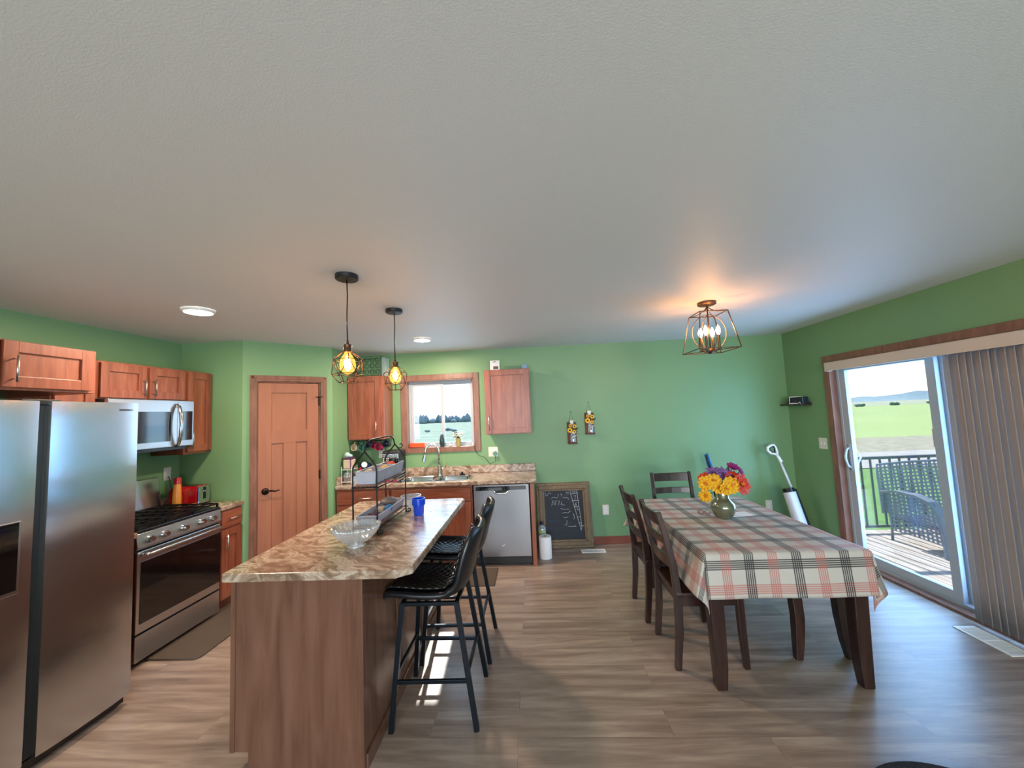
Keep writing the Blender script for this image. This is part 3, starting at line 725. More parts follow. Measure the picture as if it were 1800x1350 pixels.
# ------------------------------------------------------------------ dishwasher
dw = thing('dishwasher', 'stainless steel dishwasher at the right end of the back counter', 'dishwasher', (-.362, 4.17, 0))
obj('body', MB().box((-.664, 4.20, .03), (-.06, D-.01, .855)), M['darkplastic'], dw)
o = obj('door', MB().box((-.66, 4.168, .105), (-.062, 4.20, .858)), steel('dishwasher_stainless', c=(150, 151, 155), grain=(160, 160, 2), rough=.26), dw, bev=.004)
obj('control_strip', MB().box((-.635, 4.164, .80), (-.095, 4.17, .842)), M['blackglass'], o)
obj('handle', MB().tube([(-.43, 4.166, .797), (-.43, 4.152, .782), (-.41, 4.148, .768), (-.31, 4.148, .768), (-.29, 4.152, .782), (-.29, 4.166, .797)], .009, seg=10), M['chrome'], o, smooth=True)
obj('handle_pocket', MB().box((-.42, 4.165, .772), (-.30, 4.169, .80)), M['black'], o)
obj('maker_mark', MB().tube([(-.372, 4.166, .222), (-.362, 4.166, .215), (-.352, 4.166, .226), (-.342, 4.166, .232)], .0022, seg=6), M['white'], o)
obj('kick_plate', MB().box((-.655, 4.21, .02), (-.065, 4.225, .10)), M['black'], dw)
obj('leg', MB().box((-.64, 4.24, 0), (-.08, 4.5, .03)), M['black'], dw)

# ------------------------------------------------------------------ sink and faucet
sn = thing('kitchen_sink', 'double bowl stainless sink set in the back worktop', 'sink', (-1.125, 4.435, .905))
m = MB(); zr = CT1+.004; sx0, sx1, sy0_, sy1_ = -1.55, -.70, 4.232, 4.70
bowls = ((-1.505, -1.145), (-1.105, -.745)); by0, by1 = 4.27, 4.59
m.box((sx0, sy0_, CT1+.0005), (sx1, by0, zr)); m.box((sx0, by1, CT1+.0005), (sx1, sy1_, zr))
m.box((sx0, by0, CT1+.0005), (bowls[0][0], by1, zr)); m.box((bowls[0][1], by0, CT1-.01), (bowls[1][0], by1, zr)); m.box((bowls[1][1], by0, CT1+.0005), (sx1, by1, zr))
obj('rim', m, M['sink'], sn, bev=.0015)
for x0, x1 in bowls:
    m = MB(); n = 24
    def rr(t, inset, z, x0=x0, x1=x1):
        r = .06; X0, X1, Y0, Y1 = x0+inset, x1-inset, by0+inset, by1-inset
        out = []
        for cx, cy, a0 in ((X1-r, Y1-r, 0), (X0+r, Y1-r, 90), (X0+r, Y0+r, 180), (X1-r, Y0+r, 270)):
            for k in range(6): a = math.radians(a0+k*18); out.append((cx+r*math.cos(a), cy+r*math.sin(a), z))
        return out
    rings = [[m.bm.verts.new(p) for p in rr(0, i, z)] for i, z in ((0, zr), (.004, zr-.01), (.012, .76), (.04, .735), (.10, .73))]
    for i in range(len(rings)-1): m.bridge(rings[i], rings[i+1])
    m.bm.faces.new(rings[-1])
    obj('bowl', m, M['sink'], sn, smooth='edge')
fc = thing('faucet', 'satin gooseneck pull-down faucet behind the sink', 'faucet', (-1.146, 4.66, CT1+.004))
pts = [(-1.146, 4.66, .91), (-1.146, 4.66, 1.19)]
for k in range(0, 11):
    a = PI*k/10; pts.append((-1.146-.078+.078*math.cos(a), 4.66-.02*(1-math.cos(a)), 1.20+.085*math.sin(a)))
pts.append((-1.306, 4.615, 1.165))
obj('spout', MB().tube(pts, .012, seg=14), M['chrome'], fc, smooth=True)
obj('base', MB().lathe([(.026, .909), (.026, .92), (.019, .93), (.019, 1.02), (.014, 1.03)], (-1.146, 4.66, 0), 24), M['chrome'], fc, smooth='edge')
obj('spray_head', MB().cyl((-1.305, 4.615, 1.17), (-1.322, 4.607, 1.085), .013, .021, 16), M['chrome'], fc, smooth='edge')
obj('lever', MB().cyl((-1.13, 4.66, .985), (-1.085, 4.66, .99), .009, seg=12).tube([(-1.085, 4.66, .99), (-1.06, 4.655, 1.02), (-1.055, 4.65, 1.045)], .006), M['chrome'], fc, smooth=True)
tagm(obj('soap_dispenser', MB().cyl((-.955, 4.66, .909), (-.955, 4.66, .965), .008).tube([(-.955, 4.66, .965), (-.957, 4.63, .97)], .006), M['chrome'], smooth=True), 'small chrome sprayer stub beside the faucet', 'dispenser')
tagm(obj('drain_stopper', MB().lathe([(.032, .909), (.034, .915), (.012, .922), (.012, .935), (.016, .938)], (-.865, 4.655, 0), 20), M['black'], smooth='edge'), 'black rubber drain stopper lying behind the right sink bowl', 'stopper')

# ------------------------------------------------------------------ wall plates
def plate(label, c, nrm, w, h, toggles=0, sockets=0, name='outlet_plate'):
    t = thing(name, label, 'outlet' if sockets else 'switch', c)
    c = Vector(c); n = Vector(nrm); side = V(0, 0, 1).cross(n).normalized()
    def bx(dx, dz, ww, hh, d0, d1):
        m = MB(); P = []
        for dd in (d0, d1):
            for a, b2 in ((-1, -1), (1, -1), (1, 1), (-1, 1)): P.append(m.bm.verts.new(c+side*(dx+a*ww/2)+V(0, 0, dz+b2*hh/2)+n*dd))
        m.bm.faces.new(P[3::-1]); m.bm.faces.new(P[4:8])
        for i in range(4): m.bm.faces.new((P[i], P[(i+1) % 4], P[4+(i+1) % 4], P[4+i]))
        return m
    obj('cover', bx(0, 0, w, h, .0005, .006), M['plate'], t, bev=.002)
    k = toggles+ (1 if sockets else 0)
    for i in range(k):
        dx = (i-(k-1)/2)*.046
        if i < toggles: obj('toggle', bx(dx, 0, .01, .022, .006, .014), M['white'], t)
        else:
            for dz in (-.02, .02): obj('socket', bx(dx, dz, .03, .026, .006, .009), M['white'], t, bev=.002)
    return t
plate('cream double wall plate under the right wall cabinet with a plug in it', (-.493, D, 1.151), (0, -1, 0), .118, .12, 1, 1)
plate('white outlet low on the green wall right of the chalkboard', (.847, D, .401), (0, -1, 0), .074, .118, 0, 1)
plate('cream outlet low behind the white stick vacuum', (2.772, D, .393), (0, -1, 0), .074, .118, 0, 1)
plate('cream outlet under the left wall cabinet behind the mugs', (-1.905, D, 1.19), (0, -1, 0), .074, .118, 0, 1)
plate('white outlet behind the red toaster on the left wall', (L, 3.425, 1.2), (1, 0, 0), .074, .118, 0, 1)
plate('cream double light switch left of the patio door', (R, 4.29, 1.15), (-1, 0, 0), .115, .118, 2, 0, 'light_switch')
pl = thing('power_adapter', 'pale green plug adapter in the double wall plate', 'plug', (-.478, D-.03, 1.12))
obj('housing', MB().cyl((-.468, D-.0095, 1.128), (-.468, D-.045, 1.128), .028, .026, 20), M['teal'], pl, smooth='edge')
obj('cord', MB().tube([(-.468, D-.03, 1.102), (-.468, D-.025, 1.03), (-.50, D-.03, .998+.02), (-.54, D-.03, 1.01), (-.565, D-.03, 1.05), (-.60, D-.03, 1.09), (-.66, D-.03, 1.11), (-.70, D-.03, 1.15), (-.72, D-.03, 1.20), (-.73, D-.03, 1.232)], .003, seg=6), M['darkplastic'], pl, smooth=True)
tagm(obj('night_light', MB().box((-.755, D+.0, wz0+.013), (-.735, D+.03, wz0+.05)), M['white'], bev=.003), 'small white charger at the right end of the window sill', 'charger')

# ------------------------------------------------------------------ window sill things
SZ = wz0+.0125
m = MB()
for dy, dz in ((.0, 0), (.0, .027)): m.tube([(-1.55, D+.015+dy, SZ+.02+dz), (-1.5, D+.015, SZ+.021+dz), (-1.42, D+.013, SZ+.02+dz), (-1.36, D+.015, SZ+.018+dz)], .018, seg=10)
tagm(obj('rolled_cloth', m, M['orange'], smooth=True), 'orange rolled cloth at the left end of the window sill', 'cloth')
tagm(obj('sill_vase', MB().lathe([(.022, 0), (.024, .01), (.032, .05), (.034, .09), (.026, .13), (.018, .15), (.02, .156)], (-1.137, D+.02, SZ), 24), M['oliveglass'], smooth='edge'), 'dark green mottled vase on the window sill', 'vase')
fg = thing('sill_figurine', 'tiny white figurine with dark cap on the window sill', 'figurine', (-1.03, D+.02, SZ))
obj('body', MB().sph((-1.03, D+.02, SZ+.018), .02, (1.1, .8, .9)).sph((-1.018, D+.02, SZ+.042), .012), M['stone'], fg, smooth=True)
obj('cap', MB().sph((-1.018, D+.02, SZ+.05), .01, (1.1, 1, .6)), M['navy'], fg, smooth=True)
pt = thing('flower_pot', 'gold pot of small cream flowers on the window sill', 'potted plant', (-.93, D+.02, SZ))
obj('pot', MB().lathe([(.028, 0), (.03, .01), (.038, .09), (.041, .1), (.036, .1), (.03, .07)], (-.93, D+.02, SZ), 20), M['terracotta'], pt, smooth='edge')
ps, lf = MB(), MB()
for k in range(26):
    a = random.random()*2*PI; rr_ = random.uniform(.01, .075); z = SZ+.13+random.random()*.06-rr_*.3
    p = (-.93+rr_*math.cos(a), D+.015+rr_*.5*math.sin(a), z)
    (ps if k % 3 else lf).sph(p, .016 if k % 3 else .011, (1, 1, .7), 8)
    lf.tube([(-.93, D+.02, SZ+.08), p], .0018, seg=5)
obj('stems', lf, M['greenleaf'], pt, smooth=True); obj('blossoms', ps, M['whitep'], pt, smooth=True)

# ------------------------------------------------------------------ things on top of the right cabinet
bx = thing('gift_box', 'cream printed box on top of the right wall cabinet', 'box', (-.405, 4.58, 2.14))
obj('box_body', MB().box((-.462, 4.52, 2.1405), (-.348, 4.63, 2.255)), M['stone'], bx, bev=.002)
obj('printed_panel', MB().box((-.425, 4.5185, 2.15), (-.365, 4.5205, 2.185)).box((-.43, 4.5185, 2.235), (-.39, 4.5205, 2.243)), mat('faded_print', (84, 74, 66), .6, var=.6, scale=60), bx)
tagm(obj('patterned_tin', MB().box((-.085, 4.52, 2.1405), (-.02, 4.59, 2.178)).box((-.075, 4.53, 2.178), (-.025, 4.58, 2.2)), M['bluecamo'], bev=.004), 'small blue and white patterned box at the right edge of the right wall cabinet', 'box')
# scrollwork basket on the left cabinet
wb = thing('wire_basket', 'dark scrollwork wire basket on top of the left wall cabinet', 'basket', (-1.98, 4.64, 2.14))
x0, x1, z0, z1 = -2.14, -1.80, 2.15, 2.385
m = MB()
for y in (4.53, 4.74): m.tube([(x0, y, z0), (x1, y, z0), (x1, y, z1), (x0, y, z1)], .003, 6, closed=True)
for x in (x0, x1):
    for z in (z0, z1): m.cyl((x, 4.53, z), (x, 4.74, z), .003, seg=6)
obj('frame', m, M['iron'], wb)
m = MB()
for y in (4.53,):
    for i in range(5):
        for j in range(3):
            cx = x0+.035+i*.067; cz = z0+.04+j*.075
            m.tube([(cx+(.032-.0009*k)*math.cos(k*.6+j), y, cz+(.034-.001*k)*math.sin(k*.6+j)) for k in range(18)], .0022, 5)
obj('scrollwork', m, M['iron'], wb, smooth=True)
tagm(obj('clear_canister', MB().box((-1.79, 4.55, 2.1405), (-1.757, 4.70, 2.37)), M['clearplastic'], bev=.003), 'tall clear plastic container beside the wire basket', 'container')

# ------------------------------------------------------------------ mugs on the rail under the left cabinet
rail = thing('mug_rail', 'dark metal mug rail under the left wall cabinet', 'rack', (-1.97, 4.6, 1.35))
obj('rail', MB().bar((-2.15, 4.56, 1.36), (-1.79, 4.56, 1.36), .012, .006).bar((-2.15, 4.66, 1.36), (-1.79, 4.66, 1.36), .012, .006), M['iron'], rail)
for x in (-2.12, -2.03, -1.96, -1.89, -1.82):
    obj('hook', MB().tube([(x, 4.56, 1.358), (x, 4.56, 1.335), (x, 4.545, 1.328), (x, 4.54, 1.34)], .0025, 6), M['iron'], rail)
def mug(m_, label, x, z, tilt, y=4.56, name='mug'):
    t = thing(name, label, 'mug', (x, y, z), 0, 'mugs hanging under the left cabinet', local=True)
    T = Matrix.Rotation(math.radians(82), 4, 'X') @ Matrix.Rotation(tilt, 4, 'Z')
    obj('cup', MB().lathe([(.03, -.045), (.038, -.04), (.04, .045), (.036, .045), (.034, -.036), (.001, -.037)], (0, 0, 0), 24, cap=False).xf(T), m_, t, smooth='edge')
    obj('mug_handle', MB().tube([(.038, 0, .028), (.062, 0, .024), (.068, 0, 0), (.06, 0, -.024), (.038, 0, -.028)], .0055, 8).xf(T), m_, t, smooth=True)
    return t
mug(M['beige'], 'beige mug, leftmost of the hanging mugs', -2.135, 1.285, 1.6)
mug(M['teal'], 'teal green mug hanging right of the beige mug', -2.04, 1.28, 1.6)
mug(M['navy'], 'navy mug hanging behind the teal mug', -1.985, 1.315, 1.9, 4.62)
mug(M['magenta'], 'raspberry mug, left of the two raspberry mugs in front', -1.905, 1.30, 1.9, 4.60)
mug(M['magenta'], 'raspberry mug hanging nearest, right of its twin', -1.84, 1.28, 1.4, 4.55)
mug(M['navy'], 'dark mug hanging rightmost under the left cabinet', -1.785, 1.31, 1.9, 4.66)

# ------------------------------------------------------------------ back counter clutter
ws = thing('wire_stand', 'white two-tier wire stand at the left end of the back counter', 'rack', (-2.1, 4.33, CT1))
m = MB()
for z in (.93, 1.065): 
    m.tube([(-2.16, 4.26, z), (-2.045, 4.26, z), (-2.045, 4.40, z), (-2.16, 4.40, z)], .003, 6, closed=True)
    for k in range(1, 7): m.cyl((-2.16+.0164*k, 4.26, z), (-2.16+.0164*k, 4.40, z), .0018, seg=5)
obj('shelf', m, M['white'], ws)
for x in (-2.16, -2.045):
    for y in (4.26, 4.40): obj('leg', MB().cyl((x, y, CT1), (x, y, 1.10), .003, seg=6), M['white'], ws)
cn = thing('formula_tin', 'pink and cream printed tin with purple lid band on the wire stand', 'tin', (-2.10, 4.33, 1.07))
obj('tin_body', MB().box((-2.155, 4.28, 1.0695), (-2.05, 4.38, 1.18)), M['kraft'], cn, bev=.015)
obj('lid', MB().box((-2.157, 4.278, 1.18), (-2.048, 4.382, 1.195)), M['purplelid'], cn, bev=.006)
obj('stripe', MB().box((-2.07, 4.2785, 1.075), (-2.058, 4.2805, 1.18)), M['purplelid'], cn)
tagm(obj('crumpled_bag', MB().sph((-2.125, 4.33, 1.225), .03, (1.1, 1, 1)).sph((-2.09, 4.33, 1.215), .02, (1.3, 1, .9)), mat('pale_teal_plastic_bag', (176, 208, 204), .4, bmp=.01, bscale=40), smooth=True), 'crumpled pale teal bag on the printed tin', 'bag')
jr = thing('glass_jar', 'clear glass jar of dark contents on the lower wire shelf', 'jar', (-2.12, 4.31, .933))
obj('jar_glass', MB().lathe([(.035, .9335), (.04, .94), (.04, 1.0), (.032, 1.015), (.032, 1.03)], (-2.118, 4.31, 0), 24), M['clear'], jr, smooth='edge')
obj('contents', MB().lathe([(.033, .937), (.036, .942), (.036, .975)], (-2.118, 4.31, 0), 20), M['brownc'], jr, smooth='edge')
tagm(obj('glass_tumbler', MB().lathe([(.024, CT1+.0005), (.028, .99), (.026, .99), (.022, CT1+.006)], (-2.0, 4.26, 0), 20, cap=False), M['clear'], smooth='edge'), 'clear tumbler right of the wire stand', 'glass')
ka = thing('kitchen_appliance', 'dark rounded appliance with a white dial under the mugs', 'appliance', (-2.0, 4.52, CT1))
obj('housing', MB().lathe([(.07, CT1+.0005), (.075, .93), (.075, 1.05), (.06, 1.10), (.02, 1.115)], (-2.0, 4.53, 0), 24), M['navy'], ka, smooth='edge')
obj('dial', MB().cyl((-1.985, 4.46, 1.09), (-1.98, 4.445, 1.095), .032, seg=20), M['white'], ka)
sb = thing('spice_shaker', 'small red capped cream shaker beside the printed tin', 'bottle', (-2.0, 4.36, CT1))
obj('shaker_body', MB().lathe([(.022, CT1+.0005), (.024, .92), (.024, 1.02), (.014, 1.04)], (-1.99, 4.36, 0), 16), M['beige'], sb, smooth='edge')
obj('cap', MB().cyl((-1.99, 4.36, 1.04), (-1.99, 4.36, 1.075), .016), M['red'], sb)
to = thing('toaster_oven', 'black and silver countertop oven left of the kitchen window', 'appliance', (-1.69, 4.6, CT1))
obj('body', MB().box((-1.80, 4.52, CT1+.012), (-1.585, 4.75, 1.235)), M['darkplastic'], to, bev=.02)
obj('front_panel', MB().box((-1.79, 4.514, 1.04), (-1.60, 4.522, 1.20)), M['steel'], to, bev=.003)
g = obj('button_grid', MB().box((-1.785, 4.511, 1.10), (-1.70, 4.515, 1.16)), M['blackglass'], to)
bt = MB()
for i in range(4):
    for j in range(3): bt.box((-1.78+i*.02, 4.509, 1.105+j*.018), (-1.768+i*.02, 4.512, 1.117+j*.018))
obj('buttons', bt, M['white'], g)
obj('foot', MB().box((-1.79, 4.53, CT1+.0005), (-1.76, 4.74, CT1+.013)).box((-1.62, 4.53, CT1+.0005), (-1.59, 4.74, CT1+.013)), M['black'], to)
tagm(obj('fruit', MB().sph((-1.86, 4.45, CT1+.042), .04), M['orangec'], smooth=True), 'orange round fruit on the back counter behind the rack', 'fruit')
tagm(obj('red_cloth', MB().grid(lambda u, v: (-1.72+.16*u, 4.28+.09*v, CT1+.006+.006*math.sin(u*9+v*5)), 12, 8), M['magenta'], smooth=True, solid=.006), 'crumpled red cloth left of the sink', 'cloth')
sp = thing('soap_bottle', 'clear soap bottle with pump left of the faucet', 'bottle', (-1.50, 4.735, CT1))
obj('bottle_body', MB().lathe([(.03, CT1+.0005), (.034, .915), (.034, .99), (.026, 1.02), (.012, 1.035), (.012, 1.045)], (-1.605, 4.70, 0), 24), M['clearplastic'], sp, smooth='edge')
obj('bottle_label', MB().lathe([(.0345, .93), (.0345, .98)], (-1.605, 4.70, 0), 24, cap=False), M['white'], sp)
obj('pump', MB().cyl((-1.605, 4.70, 1.045), (-1.605, 4.70, 1.09), .005).tube([(-1.605, 4.70, 1.09), (-1.63, 4.69, 1.09)], .005), M['clearplastic'], sp)

# ------------------------------------------------------------------ left corner counter things
ts = thing('toaster', 'glossy red two-slot toaster on the left corner worktop', 'toaster', (-3.16, 3.43, .912))
obj('shell', MB().prism([(3.355, .925), (3.35, 1.05), (3.37, 1.085), (3.475, 1.085), (3.495, 1.05), (3.49, .925)], -3.30, -3.04, 'x'), M['red'], ts, bev=.012)
obj('end_panel', MB().box((-3.04, 3.358, .928), (-3.022, 3.487, 1.08)), M['chrome'], ts, bev=.008)
obj('lever_slot', MB().box((-3.023, 3.41, .965), (-3.019, 3.435, 1.07)), M['black'], ts)
obj('lever', MB().box((-3.02, 3.40, 1.03), (-3.0, 3.445, 1.045)), M['chrome'], ts, bev=.003)
obj('slot', MB().box((-3.27, 3.385, 1.0845), (-3.07, 3.405, 1.087)).box((-3.27, 3.44, 1.0845), (-3.07, 3.46, 1.087)), M['black'], ts)
obj('foot', MB().box((-3.29, 3.36, .9125), (-3.05, 3.485, .926)), M['black'], ts)
obj('cord', MB().tube([(-3.30, 3.42, .95), (-3.33, 3.42, 1.0), (-3.345, 3.42, 1.08), (-3.36, 3.42, 1.16), (-3.378, 3.424, 1.178)], .0035, 6), M['black'], ts, smooth=True)
bo = thing('syrup_bottle', 'amber bottle with red cap beside the range', 'bottle', (-3.2, 3.33, .912))
obj('bottle_body', MB().lathe([(.032, .9125), (.036, .93), (.034, 1.0), (.03, 1.06), (.028, 1.10), (.026, 1.12)], (-3.19, 3.325, 0), 20), M['syrup'], bo, smooth='edge')
obj('cap', MB().lathe([(.028, 1.12), (.029, 1.165), (.022, 1.175)], (-3.19, 3.325, 0), 20), M['red'], bo, smooth='edge')
tagm(obj('bread_bag', MB().sph((-3.03, 3.325, .93), .022, (2.6, .7, .75)).sph((-2.97, 3.325, .925), .016, (1.6, 1, .75)), mat('gold_clear_wrapper', (190, 160, 100), .3, var=.6, scale=50), smooth=True), 'small gold wrapped snack in front of the toaster', 'snack')

# ------------------------------------------------------------------ pendants and ceiling lights
def pendant(loc):
    t = thing('pendant_light', 'black cord pendant with geometric wire cage hanging nearest over the island', 'pendant light', loc, 0, 'cage pendants over the island', local=True)
    obj('canopy', MB().lathe([(.062, 2.44-2.44), (.062, -.022), (.058, -.026), (.01, -.028)], (0, 0, -.0005), 32), M['darkplastic'], t, smooth='edge')
    obj('cord', MB().tube([(0, 0, -.028), (.003, 0, -.12), (-.002, 0, -.25), (.001, 0, -.385)], .0035, 8), M['black'], t, smooth=True)
    obj('socket', MB().lathe([(.006, -.375), (.01, -.395), (.024, -.40), (.024, -.412), (.022, -.414), (.022, -.422), (.023, -.424), (.023, -.44)], (0, 0, 0), 24), M['bronze'], t, smooth='edge')
    m = MB(); N = 6
    top = [V(.022*math.cos(2*PI*i/N), .022*math.sin(2*PI*i/N), -.432) for i in range(N)]
    up = [V(.083*math.cos(2*PI*(i+.0)/N), .083*math.sin(2*PI*i/N), -.485) for i in range(N)]
    lo = [V(.083*math.cos(2*PI*(i+.5)/N), .083*math.sin(2*PI*(i+.5)/N), -.565) for i in range(N)]
    bt_ = [V(.048*math.cos(2*PI*(i+.5)/N), .048*math.sin(2*PI*(i+.5)/N), -.61) for i in range(N)]
    r = .0022
    for i in range(N):
        j = (i+1) % N
        for a, c in ((top[i], up[i]), (up[i], up[j]), (up[i], lo[i]), (up[j], lo[i]), (lo[i], lo[j]), (lo[i], bt_[i]), (bt_[i], bt_[j])): m.cyl(a, c, r, seg=6)
    obj('wire_cage', m, M['bronze'], t, smooth=True)
    obj('bulb_glass', MB().lathe([(.012, -.435), (.018, -.45), (.036, -.48), (.043, -.51), (.038, -.54), (.02, -.56), (.002, -.566)], (0, 0, 0), 24, cap=False), M['amber'], t, smooth=True)
    obj('filament', MB().sph((0, 0, -.505), .019, (1, 1, 1.6), 16), M['bulb'], t, smooth=True)
    return t
P1 = pendant((-1.008, 2.07, H))
dup(P1, (-1.0, 2.80, H), .35, 'black cord pendant with geometric wire cage hanging second over the island')
def disc(x, y, label):
    t = thing('ceiling_light', label, 'ceiling light', (x, y, H), 0, 'flush round ceiling lights')
    obj('trim_ring', MB().lathe([(.098, H-.0005), (.098, H-.012), (.09, H-.02), (.083, H-.02), (.083, H-.008)], (x, y, 0), 40, cap=False), M['white'], t, smooth='edge')
    obj('diffuser', MB().lathe([(.083, H-.012), (.075, H-.019), (.03, H-.024), (.001, H-.025)], (x, y, 0), 32), M['led'], t, smooth=True)
disc(-2.305, 2.535, 'lit flush round ceiling light in front of the range')
disc(-1.11, 3.93, 'lit flush round ceiling light above the sink')

# ------------------------------------------------------------------ chandelier
cx, cy = 1.455, 3.10
chd = thing('chandelier', 'square bronze cage ceiling fixture with four candle bulbs over the table', 'chandelier', (cx, cy, H))
obj('canopy', MB().lathe([(.07, H-.0005), (.07, H-.02), (.06, H-.026), (.012, H-.03)], (cx, cy, 0), 32), M['bronze'], chd, smooth='edge')
obj('stem', MB().cyl((cx, cy, H-.028), (cx, cy, 2.06), .006, seg=12), M['bronze'], chd, smooth=True)
m = MB(); th = .157; tp = .105; zt, zb = 2.345, 2.045
T_ = [V(cx+a*tp, cy+b_*tp, zt) for a, b_ in ((-1, -1), (1, -1), (1, 1), (-1, 1))]
B_ = [V(cx+a*th, cy+b_*th, zb) for a, b_ in ((-1, -1), (1, -1), (1, 1), (-1, 1))]
r = .0042
for i in range(4):
    j = (i+1) % 4
    m.bar(T_[i], T_[j], .006); m.bar(B_[i], B_[j], .006); m.bar(T_[i], B_[i], .006)
    m.tube([(cx, cy, H-.035)]+[tuple(V(cx, cy, 0)*(1-k)+T_[i]*k if False else V(cx+(T_[i].x-cx)*k, cy+(T_[i].y-cy)*k, zt+(H-.035-zt)*(1-k)**3)) for k in (.15, .35, .55, .75, 1)], .003, 8)
for sgn in (0, 1):
    m.tube([(cx+(.135*math.sin(a) if sgn else 0)+0, cy+(0 if sgn else .135*math.sin(a)), 2.19+.145*math.cos(a)) for a in [2*PI*k/36 for k in range(36)]], .003, 8, closed=True)
m.bar(B_[0], B_[2], .005); m.bar(B_[1], B_[3], .005)
obj('cage', m, M['bronze'], chd)
obj('hub', MB().lathe([(.008, 2.02), (.02, 2.03), (.026, 2.045), (.02, 2.062), (.008, 2.07)], (cx, cy, 0), 20), M['bronze'], chd, smooth='edge')
for i in range(4):
    a = PI/4+i*PI/2; px_, py_ = cx+.068*math.cos(a), cy+.068*math.sin(a)
    c = obj('candle_arm', MB().tube([(cx, cy, 2.045), (cx+.04*math.cos(a), cy+.04*math.sin(a), 2.04), (px_, py_, 2.055)], .005, 8).lathe([(.016, 2.05), (.016, 2.056), (.01, 2.06)], (px_, py_, 0), 16), M['bronze'], chd, smooth='edge')
    obj('candle_sleeve', MB().cyl((px_, py_, 2.058), (px_, py_, 2.165), .0095, seg=16), M['bronze'], c, smooth='edge')
    obj('candle_bulb', MB().lathe([(.007, 2.165), (.015, 2.185), (.017, 2.2), (.012, 2.22), (.004, 2.238), (.001, 2.243)], (px_, py_, 0), 16), M['candle_bulb'], c, smooth=True)

# ------------------------------------------------------------------ bar stools
def stool():
    t = thing('bar_stool', 'black leather bar stool with blue-black metal legs nearest the camera', 'bar stool', (0, 0, 0), 0, 'leather bar stools at the island', local=True)
    prof = [(-.25, .628), (-.238, .648), (-.15, .650), (-.05, .643), (.06, .643), (.135, .658), (.185, .712), (.21, .80), (.235, .88), (.258, .95), (.268, .985)]
    wid = [.175, .20, .222, .228, .226, .222, .222, .225, .215, .185, .13]
    def cr(P, t):
        n = len(P)-1; x = t*n; i = min(int(x), n-1); f = x-i
        g = lambda k: P[max(0, min(n, k))]
        a, b2, c, d = g(i-1), g(i), g(i+1), g(i+2)
        h = lambda a, b2, c, d: .5*((2*b2)+(-a+c)*f+(2*a-5*b2+4*c-d)*f*f+(-a+3*b2-3*c+d)*f**3)
        return tuple(h(*q) for q in zip(a, b2, c, d)) if isinstance(a, tuple) else h(a, b2, c, d)
    def shell(off=0, shrink=1):
        def fn(u, v):
            y, z = cr(prof, u); w = cr(wid, u)*shrink; s = 2*v-1
            y2, z2 = cr(prof, min(1, u+.02)); y1, z1 = cr(prof, max(0, u-.02)); ty, tz = y2-y1, z2-z1; ln = math.hypot(ty, tz) or 1
            ny, nz = -tz/ln, ty/ln                      # towards the sitter
            lift = .035*abs(s)**3*(1 if u < .45 else 1.5)
            return (s*w*(1-.03*abs(s)), y+ny*(lift+off), z+nz*(lift+off))
        return fn
    m = MB().grid(shell(), 30, 14)
    obj('shell', m, M['leather'], t, smooth=True, solid=.034, sub=1)
    m = MB().grid(lambda u, v: shell(.019, .78)(.05+u*.80, v), 30, 14, lambda u, v: (v*8, u*19))
    obj('seat_pad', m, M['quilt'], t, smooth=True, solid=.008, label='diamond quilted seat pad')
    fr = MB(); zt = .615
    C = [(-.165, -.16), (.165, -.16), (.165, .135), (-.165, .135)]
    F = [(-.215, -.215), (.215, -.215), (.205, .23), (-.205, .23)]
    for i in range(4):
        a, c = C[i], C[(i+1) % 4]; fr.bar((a[0], a[1], zt), (c[0], c[1], zt), .022, .018)
    obj('seat_frame', fr, M['stoolmetal'], t, bev=.002)
    for i in range(4):
        obj('leg', MB().bar((C[i][0], C[i][1], zt+.006), (F[i][0], F[i][1], 0), .026, .026), M['stoolmetal'], t, bev=.002)
    def at(i, z): k = 1-z/zt; return V(C[i][0]+(F[i][0]-C[i][0])*k, C[i][1]+(F[i][1]-C[i][1])*k, z)
    for i in range(4):
        z = .235 if i in (1, 3) else .27
        obj('stretcher', MB().bar(at(i, z), at((i+1) % 4, z), .016, .018), M['stoolmetal'], t, bev=.001)
    return t
S1 = stool(); S1.location = (-.585, 2.285, 0); S1.rotation_euler = (0, 0, -W2)
dup(S1, (-.575, 2.815, 0), -W2, 'black leather bar stool behind the nearer one at the far end of the island')

# ------------------------------------------------------------------ things on the island
IZ = .9155
bw = thing('glass_bowl', 'fluted clear glass bowl on the near end of the island', 'bowl', (-1.01, 2.14, IZ))
m = MB(); seg = 96
prof = [(.05, .002), (.048, .007), (.034, .014), (.036, .02), (.068, .036), (.098, .066), (.114, .092), (.124, .116)]
Rr = []
for k, (r_, z) in enumerate(prof):
    amp = .0 if k < 4 else .0045*(k-3)**.6
    Rr.append([m.bm.verts.new((-1.012+(r_+amp*math.cos(i*2*PI/seg*24))*math.cos(2*PI*i/seg), 2.155+(r_+amp*math.cos(i*2*PI/seg*24))*math.sin(2*PI*i/seg), IZ+z)) for i in range(seg)])
for i in range(len(Rr)-1): m.bridge(Rr[i], Rr[i+1])
obj('fluted_bowl', m, M['clear'], bw, smooth=True, solid=.004)
rk = thing('tiered_rack', 'black wrought iron two-tier rack with scroll feet on the island', 'rack', (-1.035, 2.595, IZ))
xl, xr, yn, yf_ = -1.112, -.962, 2.33, 2.86
